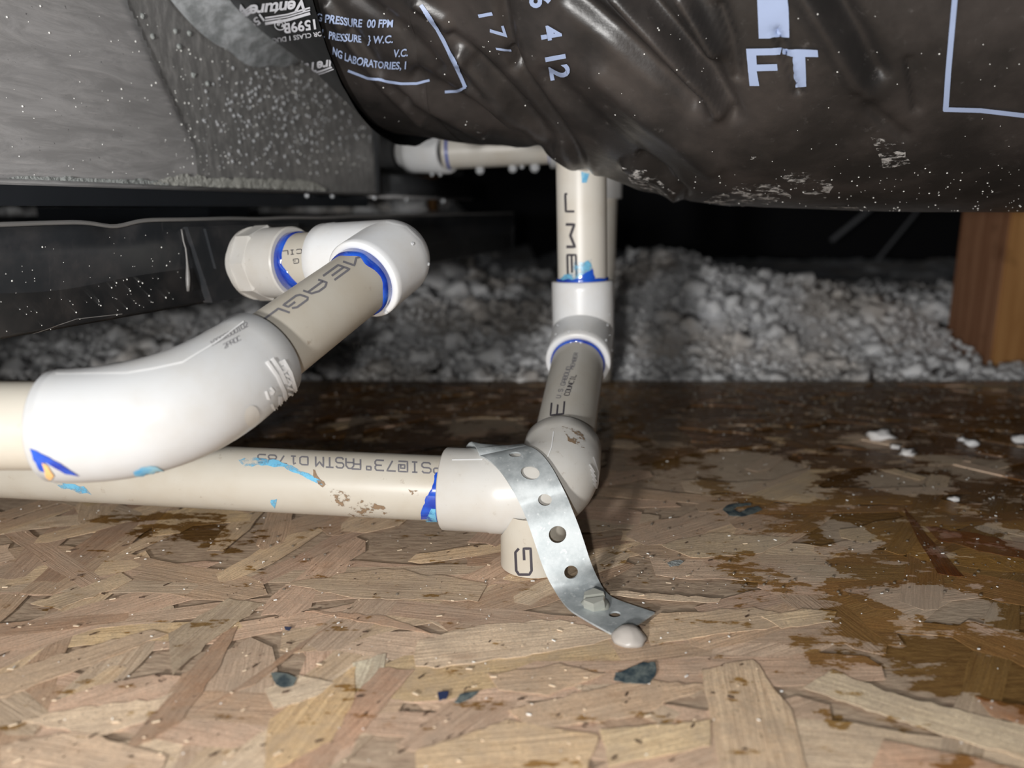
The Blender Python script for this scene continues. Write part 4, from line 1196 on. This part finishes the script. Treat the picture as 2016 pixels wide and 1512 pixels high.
# ------------------------------------------------------------------ riser: vertical pipe, elbow, sloping pipe, floor elbow, long run
rb = P(1148, 655, .424)
rtop = P(1143, 335, .4075); rtop.z = .170
axis = (rtop - rb).normalized()
rt = rb + axis * (.170 - rb.z) / axis.z
tops = []
for k in range(24):
    a_ = k * 6.2832 / 24; o_ = rb + Vector((math.cos(a_), math.sin(a_), 0)) * (RP + .001)
    h_ = jbv.ray_cast(o_, axis)
    if h_[0] is not None: tops.append(h_[3])
rt = rb + axis * (min(tops) - .0012)
q3a, q3b = P(1140, 718, .3885), P(1113, 850, .344)
cor2 = P(1092, 972, .3085)
dr = (cor2 - rb).normalized()
rim_up = rb + axis * .0285
rim_lo = rb + dr * .0330
lrun_r = P(870, 984, .3025); lrun_l = P(-300, 905, .349)
d4 = (lrun_l - cor2).normalized()
rimL = cor2 + d4 * (lrun_r - cor2).length
rimU = cor2 + (rb - cor2).normalized() * .0315
rd = thing('riser_drain_pipe', 'beige plastic riser with white elbows and long pipe run lying above the board', 'drain pipe', (cor2.x, cor2.y, cor2.z - .02))
pv = tube(pipe_st(rb + axis * .020, rt, RP), 56, False, True); pipev = obj('pipe', *pv, M['pipew'], rd)
elU = mitre(rim_up, rb, rim_lo); eU = obj('elbow', *elU, M['fitw'], rd)
ps = tube(pipe_st(rim_lo - dr * .006, rimU + dr * .006, RP), 56); pipes_ = obj('pipe', *ps, mat_pvc('pvc_pipe_grey', (0.45, 0.43, 0.39), .5, (.2, .16, .12), .33), rd)
elL = bend(rimU, cor2, rimL, .0205, RF + .0003); eL = obj('elbow', *elL, M['fitdirty'], rd); eL['label'] = 'dusty grooved elbow lying just above the board'
pl_ = tube(pipe_st(rimL - d4 * .004, lrun_l, RP, 40), 64, False, True); pipel = obj('pipe', *pl_, M['pipe'], rd)
bv_, bU, bs, bL, bl = bvh(pv), bvh(elU), bvh(ps), bvh(elL), bvh(pl_)
v, f = ring_bead(rim_up, axis, RP, lambda r: .0016 + .0008 * noise.noise(r * 3), .0008); obj('primer_ring', v, f, M['primer'], pipev)
v, f = ring_bead(rim_lo, dr, RP, lambda r: .0022 + .0006 * noise.noise(r * 3), .0007); obj('primer_ring', v, f, M['primer'], pipes_)
v, f = patch(bv_, [(1103, 551), (1112, 540), (1128, 533), (1132, 514), (1148, 516), (1164, 512), (1168, 532), (1170, 550), (1150, 560), (1120, 560)], .0003, 4, 4, 9); obj('primer_smear', v, f, M['washblue'], pipev)
v, f = patch(bv_, [(1128, 552), (1140, 545), (1155, 535), (1167, 528), (1170, 548), (1160, 556), (1140, 560)], .0005, 4, 3, 10); obj('primer_smear', v, f, M['primer'], pipev)
v, f = patch(bv_, [(1144, 338), (1160, 342), (1154, 360), (1146, 360)], .0003, 4, 1, 10); obj('primer_smear', v, f, M['primerlight'], pipev)
for ch, o_, r_, w_ in (('J', (1113, 382), 8.6, 4.5), ('M', (1114, 442), 11, 5.5), ('E', (1117, 502), 11, 4.5)):
    v, f = strokes(bv_, ch, o_, (.3, r_), (2.8, 0), w_, .00012); obj('letter', v, f, M['ink'], pipev)
v, f = strokes(bs, 'E', (1109, 815), (.6, -6.2), (-4.2, .5), 3.4, .00012); obj('printing', v, f, M['ink'], pipes_)
v, f = strokes(bs, 'COUNCIL', (1120, 779), (.42, -1.15), (-1.6, -.1), 1.5, .00012, 5.2, 2); obj('printing', v, f, M['ink'], pipes_)
v, f = strokes(bs, 'MEMBER', (1129, 727), (.30, -1.05), (-1.2, -.1), 1.5, .00012, 5.2, 2); obj('printing', v, f, M['inkgrey'], pipes_)
v, f = strokes(bs, 'U.S.GABOUD', (1103, 784), (.42, -1.2), (-1.4, -.1), 1.5, .00012, 5.2, 2); obj('printing', v, f, M['inkgrey'], pipes_)
def run_text(s, x, y, w, hgt, th): 
    v, f = strokes(bl, s, (x, y), (-w, -.052 * w), (.02 * hgt, hgt), th, .00012, 5.3, 3); obj('printing', v, f, M['inkgrey'], pipel)
run_text('PSI@73oF', 871, 913, 4.35, 3.3, 3.2)
run_text('ASTM', 696, 903, 3.75, 3.3, 3.2)
run_text('D1785', 606, 900, 3.9, 2.6, 3.0)
v, f = patch(bl, [(866, 931), (868, 980), (871, 1049), (845, 1047), (825, 1042), (830, 1010), (836, 985), (846, 975), (852, 950), (858, 934)], .0005, 5, 5, 12); obj('primer_smear', v, f, M['primer'], pipel)
v, f = patch(bl, [(858, 1000), (862, 1045), (846, 1046), (838, 1020), (850, 1000)], .0007, 5, 2, 13); obj('primer_smear', v, f, M['washblue'], pipel)
for k, poly in enumerate(([(470, 905), (505, 903), (545, 906), (590, 925), (630, 945), (636, 956), (600, 940), (560, 922), (510, 915), (480, 920)], [(95, 945), (130, 950), (165, 958), (180, 975), (150, 968), (110, 955)], [(534, 983), (545, 984), (540, 1000), (536, 992)])):
    v, f = patch(bl, poly, .0002, 4, 4, 20 + k)
    if f: obj('primer_smear', v, f, M['washblue'], pipel)
for k, poly in enumerate(([(612, 920), (625, 935), (645, 955), (640, 965), (622, 945)], [(640, 955), (690, 975), (730, 990), (772, 1005), (740, 1022), (690, 1015), (655, 990)], [(805, 962), (822, 968), (812, 978)])):
    v, f = patch(bl, poly, .0002, 4, 5, 30 + k)
    if f: obj('grime', v, f, M['grime'], pipel)
v, f = line(bL, [(1090, 850), (1086, 880), (1078, 900)], 2, .0002); obj('mould_seam', v, f, M['emboss'], eL)
v, f = line(bL, [(890, 906), (950, 905)], 2.5, .0002); obj('mould_seam', v, f, M['emboss'], eL)
parts = [line(bL, [(1158 + 2 * k, 915 + 9 * k), (1168 + 2 * k, 930 + 9 * k)], 3.2, .0006) for k in range(5)] + [line(bL, [(1163, 985), (1160, 998)], 7, .0008), line(bL, [(1166, 900), (1176, 930), (1174, 960)], 3, .0005)]
obj('embossing', *join(*[q for q in parts if q[1]]), M['emboss'], eL)
v, f = patch(bL, [(1105, 842), (1135, 845), (1160, 868), (1150, 885), (1118, 868)], .0002, 4, 4, 33); obj('grime', v, f, M['grime'], eL)
pts = [(1145, 650), (1160, 655), (1094, 658), (1120, 652), (1200, 620), (1196, 640), (1200, 660), (1204, 690), (1098, 640), (1193, 670)]
V, Fc = beads_px(bU, pts, lambda: random.choice((1.6, 2.4, 3.0))); obj('droplets', V, Fc, M['water'], eU)['kind'] = 'stuff'

# loose stub under the floor elbow
sc_ = Vector((.0088, cor2.y - .0045, 0))
stub = thing('pipe_stub', 'short cut piece of beige pipe standing under the floor elbow', 'pipe piece', (sc_.x, sc_.y, GRD))
sv, sf = tube([(sc_ + UP * z, UP, r) for z, r in ((GRD + .001, RP - .0025), (GRD, RP - .0025), (GRD, RP), (.006, RP), (.012, RP), (.012, RP - .0025), (.010, RP - .0025))], 64)
for k in range(4 * 64, 7 * 64):     # the top is cut to a saddle that cradles the elbow
    h_ = bL.ray_cast(Vector((sv[k].x, sv[k].y, GRD)), UP)
    zt = (h_[0].z if h_[0] is not None else cor2.z) - .0008
    sv[k].z = min(zt, .024) - (.002 if k >= 6 * 64 else 0)
sm = (sv, sf); so = obj('pipe', *sm, M['pipe'], stub)
so_md = so.modifiers.new('e', 'EDGE_SPLIT')
bst = bvh(sm)
v, f = strokes(bst, 'G', (1047, 1131), (-.6, -12.8), (-5.0, 0), 5.0, .00015); obj('printing', v, f, M['ink'], stub)

# ------------------------------------------------------------------ perforated strap
Lc = [(945, 898), (961.7, 904), (986.7, 929), (1003, 954), (1020, 984.4), (1034, 1015), (1045, 1045.5), (1056, 1079), (1067, 1112), (1080, 1143), (1098, 1173), (1120, 1201), (1167, 1229), (1217, 1256)]
Rc = [(1036, 879), (1050.5, 881.7), (1070, 898), (1086.7, 920.6), (1103, 951), (1117, 979), (1128, 1006.7), (1139, 1034), (1150.5, 1068), (1161.7, 1104), (1173, 1131.7), (1184, 1156), (1200, 1176), (1236.7, 1190), (1289, 1207)]
def resample(pl, n):
    pl = [Vector(q) for q in pl]; L = [0]
    for a, b in zip(pl[:-1], pl[1:]): L.append(L[-1] + (b - a).length)
    out = []
    for k in range(n):
        s = L[-1] * k / (n - 1); i = max(j for j in range(len(L) - 1) if L[j] <= s + 1e-9); t = (s - L[i]) / (L[i + 1] - L[i]); out.append(pl[i].lerp(pl[i + 1], t))
    return out
NB = 60
Lp, Rp = resample(Lc, NB), resample(Rc, NB)
def strap_pt(px, py, prev=[None]):
    """on the elbow where it lies on it, else a straight span down to the board"""
    h = hit(bL, px, py, .0012)
    return h
def fl_d(px, py): return proj(FL(px, py, GRD + .0006))[2]
rows = []
for k in range(NB):
    u = k / (NB - 1); row = []
    for q, isL in ((Lp[k], 1), (Rp[k], 0)):
        # depth along the strap: crown of the elbow, its front, then down to the board
        ks = [(0, .311 if not isL else .302), (.09, .304 if not isL else .298), (.22, .2935), (.36, .2885), (.52, .2865), (.66, .2850)]
        us = [a for a, b in ks]; ds = [b for a, b in ks]
        d = float(np.interp(u, us, ds))
        fd = fl_d(q.x, q.y)
        if u > .62: 
            w = min(1, (u - .62) / .13); w = w * w * (3 - 2 * w); d = d * (1 - w) + fd * w
        h = hit(bL, q.x, q.y, .0012)
        if h is not None and u < .6:
            dh = proj(h)[2]
            if dh < d: d = dh
        if u > .5: d = min(d, fd)
        row.append(P(q.x, q.y, d))
    rows.append(row)
Ra = np.array([[list(a), list(b)] for a, b in rows])
for _ in range(3):
    Rs = Ra.copy(); Rs[1:-1] = .25 * Ra[:-2] + .5 * Ra[1:-1] + .25 * Ra[2:]; Ra = Rs
for k in range(NB):     # keep clear of the elbow it lies on
    for _ in range(12):
        worst = 0
        for v in np.linspace(0, 1, 9):
            q = Ra[k][0] * (1 - v) + Ra[k][1] * v
            dv = Vector(q) - CAMP; h_ = bL.ray_cast(CAMP, dv.normalized())
            if h_[0] is not None: worst = max(worst, dv.length - (h_[3] - .0019))
        if worst <= 0: break
        for e_ in (0, 1): Ra[k][e_] = CAMP + (Vector(Ra[k][e_]) - CAMP) * (1 - (worst + .0001) / (Vector(Ra[k][e_]) - CAMP).length)
arcl = np.concatenate([[0], np.cumsum(np.linalg.norm(np.diff(Ra.mean(1), axis=0), axis=1))]); SL = arcl[-1]; SW = .0165
def strap_map(s, v):
    """s metres along, v -1..1 across (L=-1)"""
    t = np.interp(s, arcl, np.arange(NB)); i = min(int(t), NB - 2); t -= i
    r = Ra[i] * (1 - t) + Ra[i + 1] * t
    c = r[0] * (.5 - v / 2) + r[1] * (.5 + v / 2)
    return Vector(c)
def strap_uv_of(px, py):
    best = None
    for k in range(0, 200):
        s = SL * k / 199
        for v in np.linspace(-.8, .8, 17):
            x, y, _ = proj(strap_map(s, v)); e = (x - px) ** 2 + (y - py) ** 2
            if best is None or e < best[0]: best = (e, s, v)
    return best[1], best[2]
holes = []
for (x, y, r) in ((1024, 893, .0019), (1048, 929, .0031), (1078, 984, .0024), (1101.5, 1049.5, .0031), (1127.5, 1125, .0025), (1212, 1209, .0019)):
    s, v = strap_uv_of(x, y); holes.append((s, v * .35, r))
# plan in the flat strip, with the holes cut out, then bent to place
outer = []
ns = 70
for k in range(ns + 1): outer.append((SL * k / ns, -1))
for k in range(ns, -1, -1): outer.append((SL * k / ns, 1))
pts = [Vector((s, v * SW / 2)) for s, v in outer]; edges = [(i, (i + 1) % len(pts)) for i in range(len(pts))]
rings = []
for s, v, r in holes:
    b = len(pts); n = 22
    pts += [Vector((s + r * math.cos(6.2832 * k / n), v * SW / 2 + r * math.sin(6.2832 * k / n))) for k in range(n)]
    edges += [(b + k, b + (k + 1) % n) for k in range(n)]
for i in range(1, ns):
    for v in (-.66, -.33, 0, .33, .66):
        q = Vector((SL * i / ns, v * SW / 2))
        if all((q - Vector((s, hv * SW / 2))).length > r + .0008 for s, hv, r in holes): pts.append(q)
v2, e2, f2, *_ = delaunay_2d_cdt(pts, edges, [], 0, 1e-7)
f2 = [f for f in f2 if len(f) == 3 and not any(all((v2[i] - Vector((s, hv * SW / 2))).length < r * 1.02 for i in f) for s, hv, r in holes)]
Vs = [strap_map(q.x, q.y / (SW / 2)) for q in v2]
strap = thing('perforated_strap', 'galvanised perforated metal strap bent over the elbow down to the board', 'strap', (Vs[0].x, Vs[0].y, 0))
so_ = obj('band', Vs, f2, M['galv'], strap)
sm_ = so_.modifiers.new('thick', 'SOLIDIFY'); sm_.thickness = .0007; sm_.offset = 0; es_ = so_.modifiers.new('e', 'EDGE_SPLIT'); es_.split_angle = math.radians(35)
# back half of the strap, over the elbow and down behind it
ends = [Vector(Ra[0][0]), Vector(Ra[0][1])]
V = []; Fc = []
rowsT = [list(ends)]
d4h = d4.copy()
for k in range(1, 12):
    row = []
    for e_ in ends:
        cx_ = cor2 + d4h * (e_ - cor2).dot(d4h); rv = e_ - cx_
        q = Matrix.Rotation(math.radians(13.5 * k), 3, d4h) @ (rv.normalized() * max(RF + .0024, rv.length - .0004 * k)) + cx_
        row.append(q + d4h * (.0019 * k))
    if min(q.z for q in row) < cor2.z + .001: break
    rowsT.append(row)
last = rowsT[-1]
yb = max((cor2 + d4h * (q - cor2).dot(d4h)).y for q in last) + RF + .0026
for dy, z in ((.0012, cor2.z), (.0016, .012), (.003, .004), (.009, .0016), (.032, .0014)):
    rowsT.append([Vector((q.x, yb + dy, z)) for q in last])
for k, (a_, b_) in enumerate(rowsT):
    V += [a_, b_]
    if k: Fc.append((2 * k - 2, 2 * k - 1, 2 * k + 1, 2 * k))
bo = obj('band_tail', V, Fc, M['galv'], strap); m_ = bo.modifiers.new('thick', 'SOLIDIFY'); m_.thickness = .0007; m_.offset = 0
# slotted hex screw through the strap
sp_ = P(1171, 1181, proj(FL(1171, 1190, .002))[2]); sp_ = FL(1171, 1194, .0010)
screw = thing('hex_screw', 'zinc slotted hex head screw holding the strap to the board', 'screw', sp_)
ax = Vector((-.12, -.22, 1)).normalized(); xa = ax.orthogonal().normalized()
v, f = tube([(sp_ + ax * 0, ax, .0053), (sp_ + ax * .0005, ax, .0053), (sp_ + ax * .0009, ax, .0043)], 36, True, True); obj('washer', v, f, M['screw'], screw)
sd = (ray(1190, 1172) - ray(1150, 1180)); sd = (sd - ax * sd.dot(ax)).normalized(); sn = ax.cross(sd)
HX = [(math.cos(k * math.pi / 3 + .35) * .0043, math.sin(k * math.pi / 3 + .35) * .0043) for k in range(6)]
def prism(poly, z0, z1, chamf=.0):
    n = len(poly); g = (sum(p_[0] for p_ in poly) / n, sum(p_[1] for p_ in poly) / n)
    top = [(g[0] + (a - g[0]) * (1 - chamf), g[1] + (b - g[1]) * (1 - chamf)) for a, b in poly]
    v = [sp_ + sd * a + sn * b + ax * z0 for a, b in poly] + [sp_ + sd * a + sn * b + ax * z1 for a, b in top]
    return v, [tuple(reversed(range(n))), tuple(range(n, 2 * n))] + [(i, (i + 1) % n, (i + 1) % n + n, i + n) for i in range(n)]
def clip(poly, sgn, c):
    out = []
    for i in range(len(poly)):
        a, b = poly[i], poly[(i + 1) % len(poly)]; fa, fb = sgn * a[1] - c, sgn * b[1] - c
        if fa >= 0: out.append(a)
        if fa * fb < 0: t_ = fa / (fa - fb); out.append((a[0] + (b[0] - a[0]) * t_, a[1] + (b[1] - a[1]) * t_))
    return out
obj('head', *join(prism(HX, .0008, .0036), prism(clip(HX, 1, .0007), .0036, .0049, .08), prism(clip(HX, -1, .0007), .0036, .0049, .08)), M['screw'], screw, smooth=False)
# pale sealant blob at the strap's end
bc = FL(1238, 1252, .0012)
v, f = tube([(bc + Vector((.0, .0, z)), UP, r) for z, r in ((-.0008, .0060), (.0002, .0056), (.0010, .0048), (.0022, .0036), (.0031, .0022), (.0034, .0002))], 28, True, True, wob=lambda k, a_: .0006 * noise.noise(Vector((math.cos(a_) * 2, math.sin(a_) * 2, k))))
tag(obj('sealant_blob', v, f, M['blob']), 'whitish translucent sealant blob under the free end of the strap', 'sealant')

# ------------------------------------------------------------------ primary drain behind: cabinet socket, pipe, tee, rear pipe
rc = P(1182, 392, .612)
x0, y0_ = rc.x, rc.y
tee_z = P(1085, 286, .60).z
rear_top = Vector((x0, y0_, .30)); rear_bot = Vector((x0, y0_, .0006))
tee_c = Vector((x0, y0_, tee_z + .002))
fitL = P(884, 299, .618); hub = P(1083, 288, .606)
tee_c = Vector((x0, y0_, hub.z - (fitL.z - hub.z) * .5))
dh = (fitL - tee_c).normalized()
pdn = thing('primary_drain_pipe', 'wet white pipe running from the air handler behind the black duct', 'drain pipe', (x0, y0_, .03))
hubp = tee_c + dh * ((hub - tee_c).length)
tv = tube([(rear_bot, UP, RP)] + [(rear_bot.lerp(rear_top, k / 10), UP, RP) for k in range(1, 11)], 40, True, True); obj('pipe', *tv, M['pipew'], pdn)
low = P(1182, 391, .612).z
tt = tube([(Vector((x0, y0_, low)), UP, RP), (Vector((x0, y0_, low)), UP, RF), (Vector((x0, y0_, tee_c.z + .034)), UP, RF), (Vector((x0, y0_, tee_c.z + .034)), UP, RP)], 40)
th_ = tube([(tee_c, dh, RF), (hubp, dh, RF), (hubp, dh, RP - .0005)], 40)
obj('tee', *join(tt, th_), M['fitw'], pdn)
ph_ = tube(pipe_st(hubp - dh * .004, fitL + dh * .004, RP), 40); pipeh = obj('pipe', *ph_, M['pipew'], pdn)
fe = P(814, 299, .64)
dh2 = (fe - fitL).normalized()
ca = abs(dh2.dot(NRM)); gap_ = (fe - A0).dot(NRM) - (INS - .012); nip = max(.002, (gap_ - .0125 * math.sqrt(1 - ca * ca) - .0006) / max(ca, .1))
sk = tube(socket_st(fitL, None, fe) + [(fitL.lerp(fe, .85), dh2, RF), (fe, dh2, RF + .0008), (fe + dh2 * .0004, dh2, RF - .003), (fe + dh2 * .0008, dh2, .0125), (fe + dh2 * nip, dh2, .0125)], 40); obj('socket', *sk, M['fitw'], pdn)
v, f = ring_bead(fitL, -dh, RP, lambda r: .0013, .0006); obj('primer_ring', v, f, M['primer'], pipeh)
v, f = ring_bead(hubp, dh, RP, lambda r: .0010, .0006); obj('primer_ring', v, f, M['primer'], pipeh)
for px, r in ((945, .0036), (1010, .0036), (1028, .0018), (1053, .0040), (850, .0017), (866, .0016)):
    t = (px - 884) / (1083 - 884)
    c = fitL.lerp(hubp, t) if px > 880 else fitL.lerp(fe, (884 - px) / 70)
    r0 = RP if px > 880 else RF
    dd_ = (hubp - fitL).normalized()
    v, f = pend(c + Vector((0, 0, -r0 + r * .35)), r); obj('droplet', v, f, M['water'], pdn)
# ------------------------------------------------------------------ primer stains and tufts on the board
def stain(poly, mat, label, seed, amp=5):
    pts = plan_pts(rough_poly(poly, amp, 8, seed)); m = np.mean(np.array(pts), 0)
    loc = ccw([(x - m[0], y - m[1]) for x, y in pts])
    me = flake_mesh('primer_stain', loc, .00012); me.materials.append(mat)
    o = bpy.data.objects.new('primer_stain', me); link(o); o.location = (m[0], m[1], GRD + .0003)
    tag(o, label, 'stain'); return o
stain([(1205, 1345), (1212, 1328), (1240, 1320), (1258, 1312), (1292, 1310), (1290, 1335), (1278, 1352), (1240, 1350)], M['teal'], 'teal primer stain on the board below the end of the strap', 61)
stain([(893, 1388), (905, 1372), (944, 1364), (930, 1378), (905, 1390)], M['teal'], 'small dark teal primer stain left of the larger one', 62, 3)
stain([(862, 1368), (884, 1364), (880, 1380), (864, 1384)], M['bluestain'], 'tiny blue primer dab left of the small teal stain', 66, 3)
stain([(535, 1330), (552, 1328), (575, 1334), (584, 1340), (580, 1354), (560, 1359), (542, 1352)], M['teal'], 'grey blue primer stain on the board at lower left', 63, 4)
stain([(1422, 1006), (1432, 997), (1450, 994), (1478, 994), (1478, 998), (1452, 1000), (1442, 1006), (1456, 1013), (1470, 1004), (1492, 1000), (1500, 1006), (1484, 1014), (1460, 1020), (1436, 1018)], M['teal'], 'dark teal primer crescent on the wet board, right of the strap', 64, 1.5)
stain([(560, 1238), (575, 1240), (570, 1246), (562, 1244)], M['bluestain'], 'tiny dark blue primer speck on the board below the long pipe', 65, 1)
stain([(1314, 1112), (1330, 1106), (1348, 1108), (1336, 1118), (1318, 1120)], M['mastic'], 'pale grey smear on the board right of the screw', 67, 3)
for k, (x, y, r) in enumerate(((1733, 862, .0062), (1786, 895, .0040), (1762, 882, .0026), (1912, 876, .0036), (2010, 868, .0042), (1878, 985, .0020), (1896, 868, .0026))):
    c = FL(x, y, GRD)
    v = variants[k % 14] * r * np.array([1.2, .9, .55]) + np.array([c.x, c.y, GRD + r * .30])
    o = obj('insulation_tuft', v.tolist(), if_.tolist(), M['insul'])
    tag(o, ['white insulation tuft, largest on the wet board', 'small white tuft just in front of the largest tuft', 'crumb of insulation between the two tufts', 'white tuft left of the studs on the wet board', 'white tuft at the right edge of the board', 'lone white crumb on the wet board nearest the camera', 'small crumb in front of the tuft by the studs'][k], 'insulation tuft')

for o in bpy.data.objects:
    if o.name.split('.')[0] in ('printing', 'dust_smear', 'embossing', 'grime'): o['kind'] = 'stuff'
